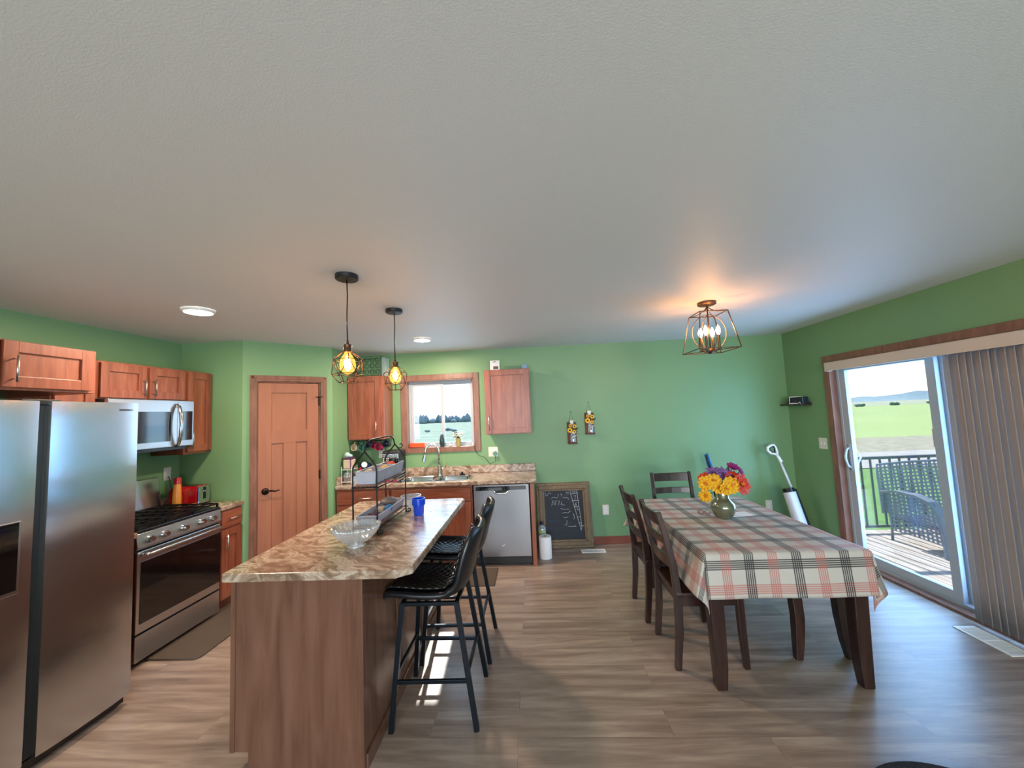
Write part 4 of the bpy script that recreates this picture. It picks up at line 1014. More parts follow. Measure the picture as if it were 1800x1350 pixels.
def arch(y, nm):
    m = MB()
    for x, s in ((xl, -1), (xr, 1)):
        xm_ = (xl+xr)/2
        m.tube([(x+s*.0, y, IZ+.006), (x, y, .96), (x, y, 1.31), (x-s*.006, y, 1.335), (x-s*.03, y, 1.37), (xm_+s*.012, y, 1.41), (xm_-s*.004, y, 1.43)], .0052, 8)
        sc = [(x+s*(.0+.02)+.02*(1-k/22)*math.cos(PI+s*0+(-s)*0+k*.42)*1.0*s, y, IZ+.0245+.018*(1-k/26)*math.sin(PI+k*.42)) for k in range(20)]
        m.tube(sc, .0042, 7)
    return obj(nm, m, M['iron'], rk, smooth=True)
arch(yn, 'end_frame'); arch(yf_, 'end_frame')
xm_ = (xl+xr)/2
obj('carry_handle', MB().tube([(xm_, yn, 1.425), (xm_+.0, yn+.03, 1.47), (xm_, yn+.10, 1.49), (xm_, yf_-.10, 1.495), (xm_, yf_-.03, 1.47), (xm_, yf_, 1.425)], .0052, 8)
    .tube([(xm_, yf_, 1.425), (xm_+.02, yf_, 1.40), (xm_+.045, yf_, 1.395), (xm_+.06, yf_, 1.415), (xm_+.05, yf_, 1.43), (xm_+.038, yf_, 1.42)], .004, 7), M['iron'], rk, smooth=True)
for z in (.962, 1.205):
    m = MB().tube([(xl-.004, yn-.004, z), (xr+.012, yn-.004, z), (xr+.012, yf_+.01, z), (xl-.004, yf_+.01, z)], .0045, 8, closed=True)
    for k in range(1, 6): m.cyl((xl+k*(xr-xl)/6, yn, z), (xl+k*(xr-xl)/6, yf_, z), .0025, seg=6)
    obj('shelf', m, M['iron'], rk, smooth=True)
def tray(label, x0, x1, y0, y1, z, h, parts=0, board=False):
    t = thing('serving_tray', label, 'tray', ((x0+x1)/2, (y0+y1)/2, z), 0, 'white trays on the iron rack')
    m = MB(); fl = .012
    o0 = [(x0+fl, y0+fl), (x1-fl, y0+fl), (x1-fl, y1-fl), (x0+fl, y1-fl)]; o1 = [(x0, y0), (x1, y0), (x1, y1), (x0, y1)]
    A = [m.bm.verts.new((a, b_, z)) for a, b_ in o0]; B = [m.bm.verts.new((a, b_, z+h)) for a, b_ in o1]
    m.bridge(A, B); m.bm.faces.new(A)
    obj('tray_body', m, M['greyplastic'], t, solid=.004)
    rim = MB().tube([(a, b_, z+h) for a, b_ in o1], .004, 6, closed=True); obj('rim', rim, M['greyplastic'], t, smooth=True)
    for k in range(1, parts):
        y = y0+(y1-y0)*k/parts; obj('divider', MB().box((x0+.008, y-.003, z+.003), (x1-.008, y+.003, z+h-.004)), M['greyplastic'], t)
    return t
z1_, z2_ = .969, 1.2115
tagm(obj('tray_board', MB().box((xl+.008, yn+.008, z1_-.0015), (xr-.004, yf_+.0, z1_+.007)), M['trim'], bev=.002), 'thin wooden board under the lower white tray', 'board')
tagm(obj('tray_board', MB().box((xl+.008, yn+.008, z2_-.0015), (xr-.004, yf_+.0, z2_+.007)), M['trim'], bev=.002), 'thin wooden board under the upper white bins', 'board')
tray('long pale tray on the lower tier of the iron rack', xl+.012, xr-.008, yn+.012, yf_-.006, z1_+.010, .048)
for k in range(3):
    ya_ = yn+.012+k*.172
    tray(['pale bin on the upper tier nearest the camera', 'pale bin in the middle of the upper tier', 'pale bin at the far end of the upper tier'][k], xl+.012, xr-.008, ya_, ya_+.166, z2_+.010, .075)
TZ = z1_+.0145
tagm(obj('scrub_brush', MB().sph((-1.04, 2.72, TZ+.055), .05, (1.15, 1.1, .55)).box((-1.06, 2.62, TZ+.001), (-1.02, 2.80, TZ+.03)), M['taupe'], smooth='edge'), 'brown domed scrub brush in the lower tray', 'brush')
tagm(obj('sponge_ball', MB().sph((-.995, 2.60, TZ+.03), .027), M['bluepl'], smooth=True), 'round blue scrubber in the lower tray', 'scrubber')
tagm(obj('wooden_block', MB().box((-1.085, 2.60, TZ), (-1.03, 2.66, TZ+.035)), M['kraft'], bev=.005), 'tan soap block in the lower tray', 'soap')
for k, (lb, c_, y) in enumerate((('dark handled knife lying across the lower tray, nearest the camera', 'darkplastic', 2.40), ('silver butter knife lying across the lower tray', 'chrome', 2.44), ('maroon handled knife lying across the lower tray', 'purplelid', 2.48))):
    t = thing('table_knife', lb, 'knife', (-1.035, y, TZ), 0, 'knives lying in the lower tray')
    obj('handle', MB().bar((-1.085, y, TZ+.022), (-1.03, y+.006, TZ+.022), .016, .01), M[c_], t, bev=.003)
    obj('blade', MB().bar((-1.03, y+.006, TZ+.022), (-.985, y+.011, TZ+.022), .014, .002), M['chrome'], t)
UZ = z2_+.0145
for lb, nm, cat, mm, c_, r_ in (('tan onion in the near upper bin', 'onion', 'onion', 'kraft', (-1.05, 2.42, UZ+.052), .03), ('yellow lemon in the middle upper bin', 'lemon', 'fruit', 'yellowp', (-1.02, 2.60, UZ+.052), .028), ('red pepper in the far upper bin', 'pepper', 'vegetable', 'redp', (-1.03, 2.76, UZ+.056), .032), ('brown potato in the middle upper bin', 'potato', 'vegetable', 'orangec', (-1.07, 2.56, UZ+.042), .026)):
    tagm(obj(nm, MB().sph(c_, r_, (1, 1.2, .9)), M[mm], smooth=True), lb, cat)
tagm(obj('black_tin', MB().lathe([(.034, UZ), (.036, UZ+.095), (.03, UZ+.1)], (-1.035, 2.82, 0), 20), M['black'], smooth='edge'), 'dark tin standing in the far upper bin', 'tin')
cb = thing('blue_tumbler', 'transparent blue plastic tumbler on the island', 'cup', (-.845, 2.79, IZ))
obj('tumbler', MB().lathe([(.033, IZ), (.035, IZ+.006), (.039, IZ+.068), (.047, IZ+.074), (.047, IZ+.118), (.043, IZ+.118), (.042, IZ+.078), (.034, IZ+.07), (.03, IZ+.01)], (-.845, 2.79, 0), 32), M['blueplastic'], cb, smooth='edge')
tb = thing('clear_tub', 'clear plastic tub behind the iron rack', 'container', (-.95, 2.97, IZ))
obj('tub', MB().lathe([(.045, IZ), (.05, IZ+.01), (.075, IZ+.098), (.078, IZ+.10), (.072, IZ+.10), (.046, IZ+.014)], (-.965, 2.99, 0), 32, cap=False), M['clearplastic'], tb, smooth='edge')
tagm(obj('cork_coaster', MB().cyl((-1.0, 2.91, IZ), (-1.0, 2.91, IZ+.008), .045, seg=24), M['kraft']), 'round tan coaster between rack and clear tub', 'coaster')

# ------------------------------------------------------------------ dining table
tx0, tx1, ty0, ty1, tz = .955, 1.862, 2.312, 3.69, .762
dt = thing('dining_table', 'espresso wood dining table under a plaid cloth', 'table', ((tx0+tx1)/2, (ty0+ty1)/2, 0))
obj('tabletop', MB().box((tx0, ty0, tz-.03), (tx1, ty1, tz)), M['espresso'], dt, bev=.004)
obj('apron', MB().box((tx0+.06, ty0+.06, tz-.12), (tx1-.06, ty0+.08, tz-.03)).box((tx0+.06, ty1-.08, tz-.12), (tx1-.06, ty1-.06, tz-.03)).box((tx0+.06, ty0+.06, tz-.12), (tx0+.08, ty1-.06, tz-.03)).box((tx1-.08, ty0+.06, tz-.12), (tx1-.06, ty1-.06, tz-.03)), M['espresso'], dt)
for sx_, x in ((-1, tx0+.055), (1, tx1-.055)):
    for sy_, y in ((-1, ty0+.055), (1, ty1-.055)):
        m = MB(); k = [(0, tz-.03, 1.1), (0, .5, 1.06), (-.003, .3, 1.02), (-.003, .12, .94), (.002, 0, .78)]
        m.path_bar([(x+sx_*a, y+sy_*a*.6, z) for a, z, w in k], .074, .074, (1, 0, 0), [w for a, z, w in k])
        obj('leg', m, M['espresso'], dt, bev=.006)
# tablecloth
ov = .247
def cloth(u, v):
    a = tx0-ov+(tx1-tx0+2*ov)*u; c = ty0-ov+(ty1-ty0+2*ov)*v
    e = .006
    qx = min(max(a, tx0-e), tx1+e); qy = min(max(c, ty0-e), ty1+e)
    dx, dy = a-qx, c-qy; s = math.hypot(dx, dy)
    z0 = tz+.0035
    if s < 1e-6: return (a, c, z0+.0012*math.sin(a*21)*math.sin(c*17))
    if abs(dx) > 1e-6 and abs(dy) > 1e-6:
        th = math.atan2(abs(dy), abs(dx)); far = dx < 0 and dy > 0; fl = (.10+.42*math.sin(2*th)**2) if far else .26*math.cos(th)**2+.10*math.sin(th)**2-.22*math.sin(2*th)**2
    else:
        fl = (.26 if abs(dx) > 0 else .10)+.035*math.sin((c if abs(dx) > 0 else a)*9)*min(1, min(abs(c-ty0), abs(c-ty1))/.2 if abs(dx) > 0 else min(abs(a-tx0), abs(a-tx1))/.2)
    fl = min(fl, .55)
    out = s*fl; down = s*math.sqrt(1-fl*fl)
    r_ = .012
    return (qx+dx/s*out, qy+dy/s*out, z0-down)
b = MB().grid(cloth, 96, 126, lambda u, v: ((tx0-ov+(tx1-tx0+2*ov)*u-1.0)/.262+.26, (ty0-ov+(ty1-ty0+2*ov)*v-ty0)/.262+.26))
tagm(obj('tablecloth', b, M['plaid'], smooth=True, solid=.0016), 'cream plaid tablecloth with red and black stripes over the dining table', 'tablecloth')

# ------------------------------------------------------------------ dining chairs (front towards -y)
def chair():
    t = thing('dining_chair', 'espresso ladder-back chair at the left side of the table, nearest the camera', 'chair', (0, 0, 0), 0, 'espresso ladder-back dining chairs', local=True)
    obj('seat', MB().box((-.21, -.21, .435), (.21, .20, .462)), M['espresso'], t, bev=.008)
    obj('seat_rail', MB().box((-.19, -.20, .375), (.19, -.18, .436)).box((-.19, .16, .375), (.19, .18, .436)).box((-.195, -.19, .375), (-.175, .17, .436)).box((.175, -.19, .375), (.195, .17, .436)), M['espresso'], t)
    for sx_ in (-1, 1):
        obj('leg', MB().path_bar([(sx_*.185, -.185, .436), (sx_*.185, -.19, .2), (sx_*.186, -.20, 0)], .042, .042, (1, 0, 0), [1, .95, .78]), M['espresso'], t, bev=.004)
        obj('rear_post', MB().path_bar([(sx_*.188, .215, 0), (sx_*.188, .192, .22), (sx_*.188, .185, .44), (sx_*.188, .20, .62), (sx_*.188, .235, .80), (sx_*.188, .272, .95)], .036, .044, (1, 0, 0), [.85, 1, 1.05, .95, .85, .75]), M['espresso'], t, bev=.004)
    def slat(z0, z1, nm):
        f = lambda z: .188 + max(0, z-.5)*.185
        def fn(sgn):
            return [(x, f(z)+.02*(1-(x/.18)**2)+sgn*.008, z) for z in (z0, z1) for x in (-.172, -.09, 0, .09, .172)]
        m = MB(); A = [m.bm.verts.new(p) for p in fn(-1)]; B = [m.bm.verts.new(p) for p in fn(1)]
        for i in range(4):
            m.bm.faces.new((A[i], A[i+1], A[i+6], A[i+5])); m.bm.faces.new((B[i+5], B[i+6], B[i+1], B[i]))
            m.bm.faces.new((B[i], B[i+1], A[i+1], A[i])); m.bm.faces.new((A[i+5], A[i+6], B[i+6], B[i+5]))
        m.bm.faces.new((A[0], A[5], B[5], B[0])); m.bm.faces.new((A[4], B[4], B[9], A[9]))
        return obj(nm, m, M['espresso'], t, bev=.003)
    slat(.862, .94, 'top_rail'); slat(.745, .80, 'slat'); slat(.60, .675, 'slat')
    return t
C1 = chair(); C1.location = (1.045, 2.715, 0); C1.rotation_euler = (0, 0, W2)
dup(C1, (1.02, 3.245, 0), W2, 'espresso ladder-back chair at the left side of the table, second from the camera')
dup(C1, (1.385, 3.76, 0), 0, 'espresso ladder-back chair at the far end of the table facing the camera')
# bench on the right side
bn = thing('dining_bench', 'espresso wood bench pushed under the right side of the table', 'bench', (1.75, 3.1, 0))
obj('seat', MB().box((1.60, 2.60, .445), (1.96, 3.60, .47)), M['espresso'], bn, bev=.006)
obj('apron', MB().box((1.63, 2.64, .40), (1.65, 3.56, .445)).box((1.91, 2.64, .40), (1.93, 3.56, .445)), M['espresso'], bn)
for x, sx_ in ((1.615, -1), (1.905, 1)):
    for y, sy_ in ((2.62, -1), (3.48, 1)):
        m = MB(); m.path_bar([(x-sx_*.01, y+.015, .445), (x-sx_*.012, y, .25), (x, y+sy_*.004, .1), (x+sx_*.012, y+sy_*.01, 0)], .06, .06, (1, 0, 0), [1.05, 1, .88, .7]); obj('leg', m, M['espresso'], bn, bev=.005)

# ------------------------------------------------------------------ vase, flowers and paper on the table
TZ2 = tz+.0062
VX, VY = 1.405, 3.005
vs = thing('ceramic_vase', 'round green-gold glazed ceramic vase on the dining table', 'vase', (VX, VY, TZ2))
obj('vase_body', MB().lathe([(.045, .0), (.05, .004), (.072, .028), (.087, .07), (.081, .108), (.056, .136), (.045, .15), (.044, .196), (.05, .203), (.045, .203), (.04, .193), (.04, .15)], (VX, VY, TZ2), 40, cap=False).lathe([(.0445, .0005), (.001, .0006)], (VX, VY, TZ2), 40, cap=False), M['celadon'], vs, smooth='edge')
def bloom(c, n, r, mp, mc, label, layers=2, narrow=.32, cup=.25):
    t = thing('flower', label, 'flower', tuple(c), 0, 'flowers in the ceramic vase')
    c = Vector(c); n = Vector(n).normalized(); u = n.cross(V(0, 0, 1) if abs(n.z) < .9 else V(1, 0, 0)).normalized(); w = n.cross(u)
    m = MB()
    for l in range(layers):
        N = 11-l*2; rr_ = r*(1-.28*l)
        for k in range(N):
            a = 2*PI*k/N+l*.3+random.uniform(-.1, .1); d = u*math.cos(a)+w*math.sin(a); s = n.cross(d)
            cp = cup+l*.35+random.uniform(-.1, .1); hw = rr_*narrow
            P = [c+d*(.12*rr_)+s*hw*.4, c+d*(.12*rr_)-s*hw*.4, c+d*(.6*rr_)-s*hw+n*(rr_*cp*.4), c+d*rr_*.88-s*hw*.6+n*(rr_*cp*.6), c+d*rr_+n*(rr_*cp*.7), c+d*rr_*.88+s*hw*.6+n*(rr_*cp*.6), c+d*(.6*rr_)+s*hw+n*(rr_*cp*.4)]
            mid = m.bm.verts.new(c+d*(.55*rr_)+n*(rr_*cp*.3-.002)); vs_ = [m.bm.verts.new(p) for p in P]
            for i in range(7): m.bm.faces.new((vs_[i], vs_[(i+1) % 7], mid))
    obj('petals', m, M[mp], t, smooth=True, solid=.0012)
    obj('flower_centre', MB().sph(c+n*(r*.16), r*.2, (1, 1, .8), 10), M[mc], t, smooth=True)
    q = V(VX+(c.x-VX)*.25, VY+(c.y-VY)*.25, TZ2+.185); q2 = V(VX+(c.x-VX)*.05, VY, TZ2+.05)
    obj('stem', MB().tube([tuple(c-n*.004), tuple((c+q)/2+V(0, 0, .01)), tuple(q), tuple(q2)], .0028, 6), M['greenleaf'], t, smooth=True)
FL = [((1.275, 2.965, 1.015), (-.7, -.7, .2), .052, 'yellowp', 'orangec', 'yellow flower at the left edge of the bouquet'),
      ((1.33, 2.955, 1.035), (-.2, -1, .5), .05, 'yellowp', 'orangec', 'yellow flower upper left beside the lilac flowers'),
      ((1.265, 2.965, .925), (-.6, -.8, -.1), .045, 'yellowp', 'orangec', 'yellow flower hanging lowest at the left'),
      ((1.345, 2.935, .99), (-.1, -1, .2), .045, 'yellowp', 'orangec', 'yellow flower low left above the vase neck'),
      ((1.43, 2.915, 1.005), (.1, -1, .35), .06, 'yellowp', 'orangec', 'large yellow flower in the middle front of the bouquet'),
      ((1.39, 2.905, .985), (0, -1, 0), .045, 'yellowp', 'orangec', 'yellow flower lowest at the middle front'),
      ((1.52, 2.945, 1.005), (.4, -.9, .3), .072, 'redp', 'orangec', 'large coral red flower at the right of the bouquet'),
      ((1.475, 2.98, 1.055), (0, -.7, .8), .05, 'redp', 'brownc', 'coral red flower behind the large one'),
      ((1.545, 2.96, .965), (.5, -.8, -.1), .042, 'redp', 'orangec', 'small coral red flower drooping at the right edge'),
      ((1.35, 3.0, 1.085), (-.1, -.6, .8), .055, 'purplep', 'purplelid', 'spiky lilac flower upper left in the bouquet'),
      ((1.425, 3.0, 1.07), (0, -.8, .6), .06, 'purplep', 'purplelid', 'spiky lilac flower in the centre of the bouquet'),
      ((1.385, 3.05, 1.09), (0, -.2, 1), .05, 'purplep', 'purplelid', 'spiky lilac flower at the back of the bouquet'),
      ((1.30, 3.04, 1.045), (-.5, -.3, .8), .045, 'redp', 'brownc', 'dark red bloom behind the yellow flowers'),
      ((1.505, 3.02, 1.115), (.1, -.5, .8), .042, 'magentap', 'purplelid', 'magenta flower at the top right of the bouquet'),
      ((1.55, 3.01, 1.085), (.7, -.6, .4), .036, 'magentap', 'purplelid', 'magenta flower at the upper right edge')]
for c, n, r_, mp_, mc_, lb in FL: bloom((c[0], c[1], c[2]+.018), n, r_*1.12, mp_, mc_, lb, 3 if mp_ == 'purplep' else 2, .16 if mp_ == 'purplep' else .3, .5 if mp_ == 'magentap' else .25)
m = MB()
for (bx_, by_, bz_), (tx_, ty_, tz_) in (((1.48, 3.03, 1.05), (1.478, 3.03, 1.16)), ((1.5, 2.97, 1.0), (1.535, 2.93, 1.03)), ((1.38, 2.98, 1.0), (1.36, 2.94, 1.03))):
    b0, b1 = V(bx_, by_, bz_), V(tx_, ty_, tz_); d = b1-b0; s = V(.018, 0, 0)
    m.face([b0, b0+d*.4+s, b1, b0+d*.4-s])
m.tube([(VX, VY, TZ2+.07), (VX+.03, VY, TZ2+.2), (1.478, 3.03, 1.10)], .003, 6)
tagm(obj('leaf_sprig', m, M['greenleaf'], solid=.001), 'green leafy sprig poking above the magenta flower', 'leaf')
tagm(obj('paper_sheet', MB().box((-.09, -.06, 0), (.09, .06, .0012)).xf(Matrix.Translation(V(1.56, 3.09, TZ2-.001)) @ Matrix.Rotation(.15, 4, 'Z')), M['paper']), 'white sheet of paper right of the vase', 'paper')
gl = thing('eyeglasses', 'folded wire eyeglasses lying left of the vase', 'glasses', (1.31, 3.11, TZ2))
obj('lens_rims', MB().tube([(1.285+.022*math.cos(a), 3.11+.004, TZ2+.018+.016*math.sin(a)) for a in [2*PI*k/16 for k in range(16)]], .0016, 6, closed=True).tube([(1.335+.022*math.cos(a), 3.11+.004, TZ2+.018+.016*math.sin(a)) for a in [2*PI*k/16 for k in range(16)]], .0016, 6, closed=True).cyl((1.307, 3.114, TZ2+.02), (1.313, 3.114, TZ2+.02), .0016, seg=6), M['iron'], gl)
obj('temples', MB().tube([(1.262, 3.114, TZ2+.02), (1.265, 3.07, TZ2+.01), (1.33, 3.06, TZ2+.003)], .0016, 6), M['iron'], gl)

# ------------------------------------------------------------------ back wall decor
def sconce(x, z, label):
    t = thing('jar_sconce', label, 'wall decor', (x, D, z), 0, 'mason jar sconces on the green wall', local=True)
    y = 0
    obj('plaque', MB().box((-.055, -.022, -.24), (.055, -.001, .02)).box((-.055, -.085, -.245), (.055, -.001, -.228)), M['barn'], t, bev=.003)
    obj('hanger', MB().tube([(-.03, -.006, .02), (0, -.006, .15), (.03, -.006, .02)], .0015, 5).cyl((0, 0, .15), (0, -.012, .15), .006, seg=10), M['iron'], t)
    obj('clamp', MB().box((-.022, -.05, -.005), (.022, -.02, .045)), M['plate'], t, bev=.003)
    obj('jar', MB().lathe([(.028, -.226), (.034, -.22), (.035, -.15), (.026, -.125), (.026, -.10)], (0.005, -.052, 0), 24, cap=False), M['clear'], t, smooth='edge')
    obj('jar_handle', MB().tube([(-.03, -.07, -.19), (.0, -.09, -.155), (.045, -.09, -.135)], .004, 6), M['plate'], t, smooth=True)
    pm, cm, lm = MB(), MB(), MB()
    for c, r_ in (((-.03, -.075, -.075), .036), ((.022, -.08, -.095), .026), ((-.022, -.06, -.02), .024), ((.03, -.06, -.03), .028)):
        c = Vector(c)
        for k in range(12):
            a = 2*PI*k/12; d = V(math.cos(a), -.1, math.sin(a)); s = V(-math.sin(a), 0, math.cos(a))*r_*.22
            pm.face([c, c+d*r_*.55+s, c+d*r_, c+d*r_*.55-s])
        cm.sph(c+V(0, -.004, 0), r_*.33, (1, .5, 1), 10)
    for k in range(14):
        a = random.uniform(0, 2*PI); c = V(random.uniform(-.04, .05), -.05, random.uniform(-.09, .01)); d = V(math.cos(a)*.04, random.uniform(-.02, .01), math.sin(a)*.03); s = V(0, 0, .01)
        lm.face([c, c+d*.5+s, c+d, c+d*.5-s])
    lm.tube([(0, -.05, -.2), (0, -.055, -.1), (-.02, -.06, -.04)], .003, 5)
    obj('sunflowers', pm, M['yellowp'], t, solid=.001); obj('flower_centre', cm, M['brownc'], t, smooth=True); obj('foliage', lm, M['greenleaf'], t, solid=.001)
    return t
J = sconce(.492, 1.455, 'wooden plaque sconce with jar and sunflowers, the lower left one')
dup(J, (.712, D, 1.563), 0, 'wooden plaque sconce with jar and sunflowers, the higher right one')

# chalkboard leaning on the wall
cbd = thing('chalkboard', 'chalkboard in an ornate aged frame leaning on the back wall', 'chalkboard', (.335, 4.69, 0))
TB = Matrix.Translation(V(.015, 4.668, .002)) @ Matrix.Rotation(math.radians(-6.2), 4, 'X')
bw_, bh = .652, .752; fw = .098
m = MB()
for i, (o0, o1, y0, y1) in enumerate(((0, .04, -.0, .03), (.03, .075, -.016, .02), (.07, fw, -.006, .02))):
    for a, c in (((o0, y0, o0), (bw_-o0, y1, o1)), ((o0, y0, bh-o1), (bw_-o0, y1, bh-o0)), ((o0, y0, o1), (o1, y1, bh-o1)), ((bw_-o1, y0, o1), (bw_-o0, y1, bh-o1))): m.box(a, c)
obj('frame', m.xf(TB), M['gilt'], cbd, bev=.006, label='ornate aged gilt frame')
sl = obj('slate', MB().box((fw-.005, .006, fw-.005), (bw_-fw+.005, .016, bh-fw+.005)).xf(TB), M['slate'], cbd)
m = MB()
def chalk(pts, r_=.0028): m.tube([(x, .0045, z) for x, z in pts], r_, 5, sy=1)
X = lambda u: (u-110)/ (905-110)*bw_      # close-up pixel columns to board
Z = lambda v: bh-(v-165)/(1085-165)*bh
for seg_ in ([(610, 285), (720, 285)], [(610, 285), (615, 325), (725, 322)], [(708, 285), (750, 800)], [(615, 325), (735, 835), (755, 800)], [(625, 430), (722, 425)], [(655, 515), (725, 510)], [(690, 660), (738, 655)], [(705, 745), (745, 740)], [(725, 785), (790, 782)],
             [(655, 360), (690, 352), (672, 410)], [(695, 455), (672, 475), (670, 495), (690, 498), (694, 480), (672, 480)], [(708, 528), (695, 530), (696, 545), (712, 548), (710, 562), (696, 562)],
             [(640, 300), (660, 305), (690, 298)], [(545, 295), (560, 315), (585, 318), (580, 295)],
             [(240, 300), (255, 320), (240, 350), (275, 340), (300, 300), (330, 325)], [(440, 325), (430, 355)], [(470, 320), (485, 355)],
             [(330, 385), (360, 370), (400, 380), (430, 372)], [(330, 490), (345, 415)], [(365, 480), (368, 415)], [(385, 485), (392, 425), (410, 420)], [(420, 425), (450, 425), (425, 485)], [(465, 480), (480, 430), (475, 480), (520, 485)],
             [(460, 530), (500, 550), (540, 545), (580, 548)], [(480, 600), (520, 590), (560, 600), (600, 570)], [(490, 655), (520, 665), (560, 650)], [(540, 700), (530, 770), (500, 760)], [(545, 785), (600, 790), (670, 790), (640, 775)], [(500, 380), (560, 380), (590, 410)], [(640, 610), (650, 650), (640, 690)], [(740, 820), (735, 850)]):
    chalk([(X(a), Z(c)) for a, c in seg_], .0024)
obj('chalk_writing', m.xf(TB), M['chalk'], sl)
sp2 = thing('cleaner_bottle', 'clear cleaner bottle of yellow-green liquid in front of the chalkboard', 'bottle', (.06, 4.57, 0))
obj('liquid', MB().lathe([(.040, .001), (.044, .008), (.044, .235), (.04, .25)], (.062, 4.57, 0), 24, sy=.7), M['greenliq'], sp2, smooth='edge')
obj('bottle_body', MB().lathe([(.0445, .0005), (.048, .008), (.048, .255), (.04, .285), (.018, .305), (.015, .312)], (.062, 4.57, 0), 24, sy=.75), M['clearplastic'], sp2, smooth='edge')
obj('cap', MB().cyl((.062, 4.57, .312), (.062, 4.57, .34), .018), M['navy'], sp2)
tw = thing('paper_towel_roll', 'white paper towel roll standing beside the end panel', 'paper towel', (.085, 4.42, 0))
obj('roll', MB().lathe([(.019, .235), (.066, .235), (.069, .231), (.069, .003), (.067, 0), (.019, 0)], (.088, 4.40, 0), 40, cap=False), M['paper'], tw, smooth='edge')
obj('core', MB().lathe([(.019, .002), (.019, .233)], (.088, 4.40, 0), 24, cap=False), M['kraft'], tw, smooth='edge')

# floor registers
def register(x0, x1, y0, y1, label, ns=14, m_='white', ax='x'):
    t = thing('floor_register', label, 'floor vent', ((x0+x1)/2, (y0+y1)/2, 0))
    f = MB(); w = .02
    f.box((x0, y0, .0005), (x1, y0+w, .006)).box((x0, y1-w, .0005), (x1, y1, .006)).box((x0, y0+w, .0005), (x0+w, y1-w, .006)).box((x1-w, y0+w, .0005), (x1, y1-w, .006))
    if ax == 'x': f.box(((x0+x1)/2-.007, y0+w, .0005), ((x0+x1)/2+.007, y1-w, .006))
    else: f.box((x0+w, (y0+y1)/2-.007, .0005), (x1-w, (y0+y1)/2+.007, .006))
    obj('frame', f, M[m_], t, bev=.001)
    obj('duct', MB().box((x0+w, y0+w, .0004), (x1-w, y1-w, .0012)), M['black'], t)
    g = MB()
    for k in range(ns):
        if ax == 'x':
            x = x0+w+(x1-x0-2*w)*(k+.5)/ns; g.box((x-.003, y0+w, .0012), (x+.003, y1-w, .0045))
        else:
            y = y0+w+(y1-y0-2*w)*(k+.5)/ns; g.box((x0+w, y-.003, .0012), (x1-w, y+.003, .0045))
    obj('louvres', g, M[m_], t)
register(.50, .775, 4.50, 4.605, 'white floor register in front of the chalkboard', 22)
register(2.86, 3.0, 2.60, 2.93, 'white floor register below the vertical blind', 22, 'white', 'y')

# ------------------------------------------------------------------ shelf by the corner
shf = tagm(obj('wall_shelf', MB().box((R-.11, 4.40, 1.562), (R-.001, 4.77, 1.582)).box((R-.012, 4.40, 1.582), (R-.001, 4.42, 1.60)), M['espresso'], bev=.002), 'small dark wall shelf near the right corner', 'shelf')
ph = thing('photo_frame', 'white framed digital photo display on the dark wall shelf', 'picture frame', (R-.07, 4.57, 1.5825))
TF = Matrix.Translation(V(R-.085, 4.52, 1.583)) @ Matrix.Rotation(math.radians(-58), 4, 'Z') @ Matrix.Rotation(math.radians(-12), 4, 'X')
obj('frame', MB().box((-.075, 0, 0), (.055, .008, .085)).box((-.03, .005, .0), (.02, .04, .006)).xf(TF), M['white'], ph, bev=.002)
obj('screen', MB().box((-.067, -.001, .01), (.044, .001, .077)).xf(TF), M['blackglass'], ph)
tagm(obj('smart_speaker', MB().box((R-.08, 4.42, 1.5825), (R-.02, 4.485, 1.66)), M['navy'], bev=.004), 'dark box standing at the right end of the wall shelf', 'box')
tagm(obj('small_trinket', MB().tube([(R-.09, 4.44, 1.5875), (R-.095, 4.46, 1.60), (R-.09, 4.475, 1.5875)], .005), M['stone'], smooth=True), 'tiny pale trinket in front of the dark box on the shelf', 'trinket')
tagm(obj('incense_jar', MB().lathe([(.015, 1.5825), (.018, 1.60), (.012, 1.62)], (R-.05, 4.69, 0), 16).cyl((R-.05, 4.69, 1.62), (R-.05, 4.69, 1.66), .002, seg=6), M['darkplastic'], smooth='edge'), 'little dark holder at the corner end of the wall shelf', 'jar')

# ------------------------------------------------------------------ vacuums
vc = thing('stick_vacuum', 'white and black cordless floor washer leaning in the right corner', 'vacuum', (2.80, 4.38, 0))
tv = MB(); tv.cyl((2.865, 4.47, .60), (2.792, 4.56, .99), .0125, seg=14); obj('tube', tv, M['stone'], vc, smooth=True)
hd_ = [(2.790, 4.565, .985), (2.775, 4.58, 1.02), (2.73, 4.585, 1.03), (2.70, 4.59, 1.06), (2.705, 4.595, 1.09), (2.745, 4.60, 1.115), (2.778, 4.60, 1.12), (2.792, 4.595, 1.09), (2.795, 4.58, 1.035)]
obj('handle', MB().tube(hd_, .0155, 10, closed=True), M['white'], vc, smooth=True)
obj('grip_lining', MB().tube([(x+(2.75-x)*.27, y-.006, z+(1.07-z)*.27) for x, y, z in hd_[1:8]], .009, 8, closed=True), M['black'], vc, smooth=True)
obj('collar', MB().cyl((2.81, 4.54, .93), (2.79, 4.565, 1.0), .019, .016), M['white'], vc, smooth='edge')
obj('motor_body', MB().cyl((2.92, 4.36, .12), (2.862, 4.475, .64), .055, .035, 20), M['darkplastic'], vc, smooth='edge')
o = obj('water_tank', MB().cyl((2.84, 4.33, .20), (2.795, 4.43, .62), .062, .060, 24), M['stone'], vc, smooth='edge')
obj('tank_lid', MB().cyl((2.795, 4.43, .62), (2.79, 4.44, .66), .061, .055, 24), M['black'], o, smooth='edge')
obj('lower_tank', MB().cyl((2.855, 4.30, .09), (2.843, 4.325, .20), .062, .062, 24), M['navy'], o, smooth='edge')
obj('floor_head', MB().box((2.76, 4.16, .005), (3.03, 4.36, .10)), M['white'], vc, bev=.02)
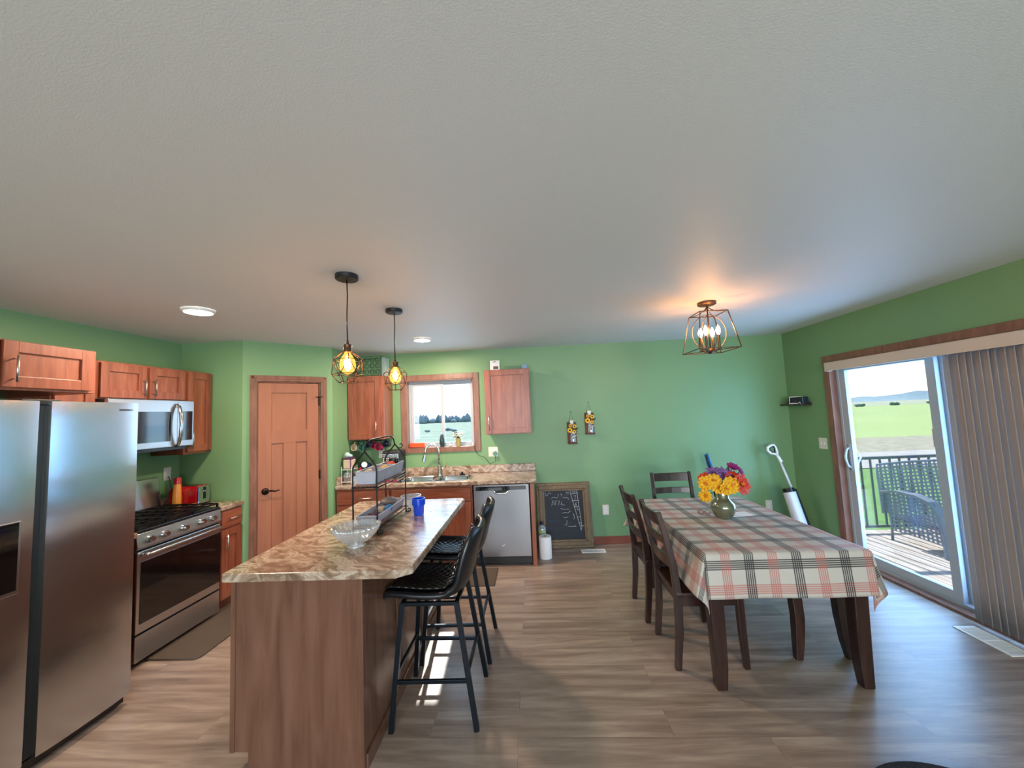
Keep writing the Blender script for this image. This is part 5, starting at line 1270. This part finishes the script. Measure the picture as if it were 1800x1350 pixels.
vc2 = thing('upright_vacuum', 'blue handled vacuum behind the bouquet against the back wall', 'vacuum', (2.1, 4.6, 0))
obj('handle', MB().tube([(2.012, 4.63, 1.035), (2.03, 4.63, 1.045), (2.055, 4.63, .96), (2.07, 4.63, .90), (2.055, 4.63, .875), (2.035, 4.63, .92)], .0135, 10, closed=True), M['bluepl'], vc2, smooth=True)
obj('grip_lining', MB().tube([(2.012, 4.615, 1.03), (2.032, 4.615, .94), (2.05, 4.615, .875)], .010, 8), M['darkplastic'], vc2, smooth=True)
obj('tube', MB().tube([(2.055, 4.63, .885), (2.06, 4.63, .80), (2.10, 4.62, .45)], .014, 10), M['darkplastic'], vc2, smooth=True)
obj('motor_body', MB().lathe([(.06, .12), (.07, .16), (.07, .40), (.04, .47)], (2.11, 4.61, 0), 24), M['bluepl'], vc2, smooth='edge')
obj('floor_head', MB().box((1.98, 4.48, .005), (2.24, 4.68, .12)), M['darkplastic'], vc2, bev=.02)

# ------------------------------------------------------------------ mats
tagm(obj('kitchen_mat', MB().prism([(-2.74, 2.68), (-2.42, 2.68), (-2.40, 2.70), (-2.16, 3.14), (-2.18, 3.17), (-2.74, 3.17)] if False else [(-2.79, 2.685), (-2.43, 2.685), (-2.40, 2.71), (-2.40, 3.50), (-2.42, 3.52), (-2.79, 3.52)], .0005, .014), M['rubber'], bev=.004), 'grey-brown cushioned mat on the floor before the range', 'mat')
tagm(obj('sink_mat', MB().box((-1.45, 3.72, .0005), (-.42, 4.13, .012)), M['rubber'], bev=.004), 'brown mat on the floor before the sink', 'mat')
tagm(obj('round_rug', MB().lathe([(.37, .0005), (.38, .008), (.36, .022), (.001, .026)], (1.575, 1.515, 0), 72), M['rugpile'], smooth='edge'), 'dark round rug whose edge shows at the bottom right', 'rug')

# ------------------------------------------------------------------ outside: deck and land
GZ = -.95
DZ = -.16
m = MB(); x = R+WT+.01
while x < 6.9:
    m.box((x, .6, DZ-.03), (x+.134, 5.5, DZ)); x += .14
struct('deck', m, M['deck'])
rl = thing('deck_railing', 'dark metal deck railing beyond the patio door', 'railing', (5, 5.42, DZ))
ry = 5.42
obj('top_rail', MB().box((R+WT+.02, ry-.025, .79), (6.88, ry+.025, .825)).box((6.83, .6, .79), (6.88, ry-.025, .825)), M['railing'], rl, bev=.004)
obj('bottom_rail', MB().box((R+WT+.02, ry-.015, DZ+.06), (6.86, ry+.015, DZ+.09)).box((6.84, .6, DZ+.06), (6.87, ry-.02, DZ+.09)), M['railing'], rl)
x = R+WT+.12
while x < 6.8:
    obj('baluster', MB().box((x-.009, ry-.009, DZ+.09), (x+.009, ry+.009, .79)), M['railing'], rl); x += .125
y = .7
while y < 5.35:
    obj('baluster', MB().box((6.846, y-.009, DZ+.09), (6.864, y+.009, .79)), M['railing'], rl); y += .125
obj('post', MB().box((6.82, ry-.035, DZ), (6.89, ry+.035, .86)), M['railing'], rl)
# wicker loveseat
wk = thing('wicker_loveseat', 'blue-grey open weave wicker loveseat on the deck', 'outdoor seat', (4.95, 4.85, DZ))
def weave(fn, nu, nv, r_=.005, nm='back_panel', mm='wicker'):
    m = MB()
    def rib(f, w):
        A = [(f(-w, j/12), f(w, j/12)) for j in range(13)]; vs = [(m.bm.verts.new(a), m.bm.verts.new(c)) for a, c in A]
        for q in range(12): m.bm.faces.new((vs[q][0], vs[q][1], vs[q+1][1], vs[q+1][0]))
    for i in range(nu+1): rib(lambda d, t, i=i: fn(min(1, max(0, i/nu+d)), t), .21/nu)
    for j in range(nv+1): rib(lambda d, t, j=j: fn(t, min(1, max(0, j/nv+d))), .21/nv)
    return obj(nm, m, M[mm], wk, solid=.005)
wx0_, wx1_ = 4.42, 5.75
back = lambda u, v: (wx0_-.06+(wx1_-wx0_+.12)*u, 5.14+.02*v+.05*math.sin(u*PI)*v, .16+(.76-.16)*v+.02*math.sin(PI*u)*v)
weave(back, 27, 14)
obj('frame', MB().tube([back(0, j/8) for j in range(9)]+[back(i/10, 1) for i in range(1, 10)]+[back(1, 1-j/8) for j in range(9)], .014, 8), M['wicker'], wk, smooth=True)
for xx, nm in ((wx0_, 'arm'), (wx1_, 'arm')):
    sg = -1 if xx == wx0_ else 1
    arm = lambda u, v, xx=xx, sg=sg: (xx+sg*.03*v-sg*.02*math.sin(u*PI), 5.12-.60*u, DZ+.12+(.45-.03*u*u-DZ-.12)*v*(1-.0*u))
    weave(arm, 11, 11, 0, 'arm_panel')
    obj('armrest', MB().path_bar([(xx+sg*.035, 5.13, .43), (xx+sg*.035, 4.9, .475), (xx+sg*.03, 4.7, .465), (xx+sg*.02, 4.56, .42), (xx, 4.49, .30), (xx, 4.46, .1), (xx, 4.46, DZ)], .10, .03, (1, 0, 0)), M['wicker'], wk, bev=.005)
    obj('leg', MB().tube([(xx, 5.12, DZ), (xx, 5.10, .1), (xx, 5.13, .45)], .014, 8), M['wicker'], wk, smooth=True)
obj('seat', MB().box((wx0_+.02, 4.50, .10), (wx1_-.02, 5.10, .145)), M['wicker'], wk, bev=.01)
seatf = lambda u, v: (wx0_+.02+(wx1_-wx0_-.04)*u, 4.49, .10-(.10-DZ-.12)*v)
weave(seatf, 24, 4, 0, 'front_apron')
# land
def flat(name, pts, z, m_): return struct(name, MB().face([(x, y, z) for x, y in pts]), M[m_])
flat('ground', [(-600, -600), (600, -600), (600, 600), (-600, 600)], GZ, 'pasture')
flat('ground_lawn', [(3.3, -8), (60, -8), (60, 4), (34, 14.5), (2.2, 14.5), (2.2, 6)], GZ+.02, 'lawn')
flat('ground_road', [(2.0, 14.6), (60, 14.6), (60, 18.8), (2.0, 18.8)], GZ+.03, 'road')
flat('ground_verge', [(2.5, 18.8), (80, 18.8), (80, 25.5), (2.5, 25.5)], GZ+.03, 'drygrass')
flat('ground_crop_field', [(4, 25.5), (420, 25.5), (420, 118), (10, 118)], GZ+.03, 'crop')
flat('ground_far_field', [(10, 118), (560, 118), (560, 300), (20, 300)], GZ+.04, 'farland')
def ridge(name, x0, x1, y, h0, h1, n, m_, depth=12):
    m = MB(); hs = [h0+(h1-h0)*(.5+.5*math.sin(i*.7)+random.uniform(-.35, .35)) for i in range(n+1)]
    for k in range(n):
        xa, xb = x0+(x1-x0)*k/n, x0+(x1-x0)*(k+1)/n
        a, b_ = max(.2, hs[k]), max(.2, hs[k+1])
        m.face([(xa, y, GZ), (xb, y, GZ), (xb, y+depth*.3, GZ+b_), (xa, y+depth*.3, GZ+a)])
        m.face([(xa, y+depth*.3, GZ+a), (xb, y+depth*.3, GZ+b_), (xb, y+depth, GZ), (xa, y+depth, GZ)])
    return tagm(obj(name, m, M[m_], smooth=True), None, None)
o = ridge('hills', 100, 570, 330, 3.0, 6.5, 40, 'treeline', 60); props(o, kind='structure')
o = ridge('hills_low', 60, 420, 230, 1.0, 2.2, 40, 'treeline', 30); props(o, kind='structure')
# tree row seen through the kitchen window (nobody can count it)
m = MB()
for k in range(110):
    x = -75+k*.72+random.uniform(-.4, .4); y = 150+random.uniform(-4, 6); hh = random.uniform(1.2, 3.6)
    m.lathe([(1.0, 0), (1.3, hh*.35), (.9, hh*.7), (.1, hh)], (x, y, GZ), 6)
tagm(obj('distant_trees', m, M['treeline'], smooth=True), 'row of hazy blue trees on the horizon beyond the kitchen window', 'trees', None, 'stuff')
BU = ['low dark bush, left one on the land beyond the sink window', 'low dark bush, middle one on the land beyond the sink window', 'low dark bush, right one on the land beyond the sink window', 'bush at the far edge of the green crop field, left one', 'bush at the far edge of the green crop field, middle one', 'bush at the far edge of the green crop field, right one']
for k, (x, y, s_) in enumerate(((-17.5, 64, .4), (-14.3, 66, .5), (-12.7, 62, .4), (92, 112, .9), (103, 114, 1.0), (114, 115, .8))):
    m = MB()
    for j in range(7): m.sph((x+random.uniform(-1, 1)*s_, y+random.uniform(-.5, .5)*s_, GZ+.35*s_+random.uniform(0, .3)*s_), .5*s_, (1.2, 1, .8), 10)
    tagm(obj('bush', m, M['bush' if k > 2 else 'treeline'], smooth=True), BU[k], 'bush', 'bushes on the open land')
for k, (x, y) in enumerate(((19.6, 19.8), (26.2, 20.5))):
    tagm(obj('fence_post', MB().cyl((x, y, GZ), (x, y, GZ+.9), .06, seg=8), M['barn']), ['weathered post at the road verge, left one', 'weathered post at the road verge, right one'][k], 'post', 'posts along the verge')

# ------------------------------------------------------------------ light
w = bpy.data.worlds.new('sky'); SC.world = w; w.use_nodes = True; nt = w.node_tree
bg = nt.nodes['Background']
tc = nt.nodes.new('ShaderNodeTexCoord'); sp_ = node(nt, 'ShaderNodeSeparateXYZ', {0: tc.outputs['Generated']})
c = ramp(nt, sp_.outputs[2], [(0.0, (.96, .98, 1.0)), (.22, (.90, .96, 1.0)), (.45, (.30, .45, .75)), (1.0, (.16, .27, .6))])
nt.links.new(c, bg.inputs[0]); bg.inputs[1].default_value = 1.5
def light(typ, name, loc, energy, color, **k):
    l = bpy.data.lights.new(name, typ); l.energy = energy; l.color = color
    for a, v in k.items(): setattr(l, a, v)
    o = _link(bpy.data.objects.new(name, l)); o.location = loc; return o
s = light('SUN', 'sun', (0, 0, 10), 8.5, (1.0, .95, .88), angle=math.radians(.55))
s.rotation_euler = Vector((.061, -1, -.765)).to_track_quat('-Z', 'Y').to_euler()
def area(name, loc, d, sx_, sy_, e, col):
    o = light('AREA', name, loc, e, col, shape='RECTANGLE', size=sx_, size_y=sy_); o.rotation_euler = Vector(d).to_track_quat('-Z', 'Z').to_euler(); return o
area('added_rear_daylight', (-.75, YB-.02, 1.48), (0, 1, 0), 1.9, 1.25, 122, (.86, .93, 1.0))  # both rear area lights are added fill, set in the invented windows
area('added_rear_daylight', (1.75, YB-.02, 1.48), (0, 1, 0), 1.9, 1.25, 122, (.86, .93, 1.0))
area('patio_door_daylight', (R+.20, 3.18, 1.05), (-1, 0, 0), 1.75, 1.85, 84, (.27, .56, 1.0))
area('kitchen_window_daylight', (-1.14, D+.19, 1.65), (0, -1, 0), .8, .8, 10, (.40, .70, 1.0))
area('lamp', (-2.305, 2.535, H-.03), (0, 0, -1), .15, .15, 24, (1.0, .78, .58))
area('lamp', (-1.11, 3.93, H-.03), (0, 0, -1), .15, .15, 34, (1.0, .78, .58))

# ------------------------------------------------------------------ camera
cam = bpy.data.cameras.new('camera'); co_ = _link(bpy.data.objects.new('camera', cam)); SC.camera = co_
cam.sensor_fit = 'HORIZONTAL'; cam.sensor_width = 36; cam.lens = 671.7/1800*36; cam.clip_end = 3000; cam.clip_start = .02
pi_, ro_, ya_ = (math.radians(a) for a in (4.358, 2.531, 2.658))
fw_ = V(-math.sin(ya_)*math.cos(pi_), math.cos(ya_)*math.cos(pi_), math.sin(pi_)); rt = V(math.cos(ya_), math.sin(ya_), 0); up_ = rt.cross(fw_)
r2 = rt*math.cos(ro_)-up_*math.sin(ro_); u2 = up_*math.cos(ro_)+rt*math.sin(ro_)
co_.matrix_world = Matrix.Translation(V(0, 0, 1.619)) @ Matrix((r2, u2, -fw_)).transposed().to_4x4()
vs_ = SC.view_settings; vs_.view_transform = 'Standard'; vs_.look = 'None'; vs_.gamma = 1; vs_.use_curve_mapping = False; vs_.exposure = 0.25
SC.cycles.use_denoising = True
SC.cycles.max_bounces = 10; SC.cycles.diffuse_bounces = 5; SC.cycles.transparent_max_bounces = 16
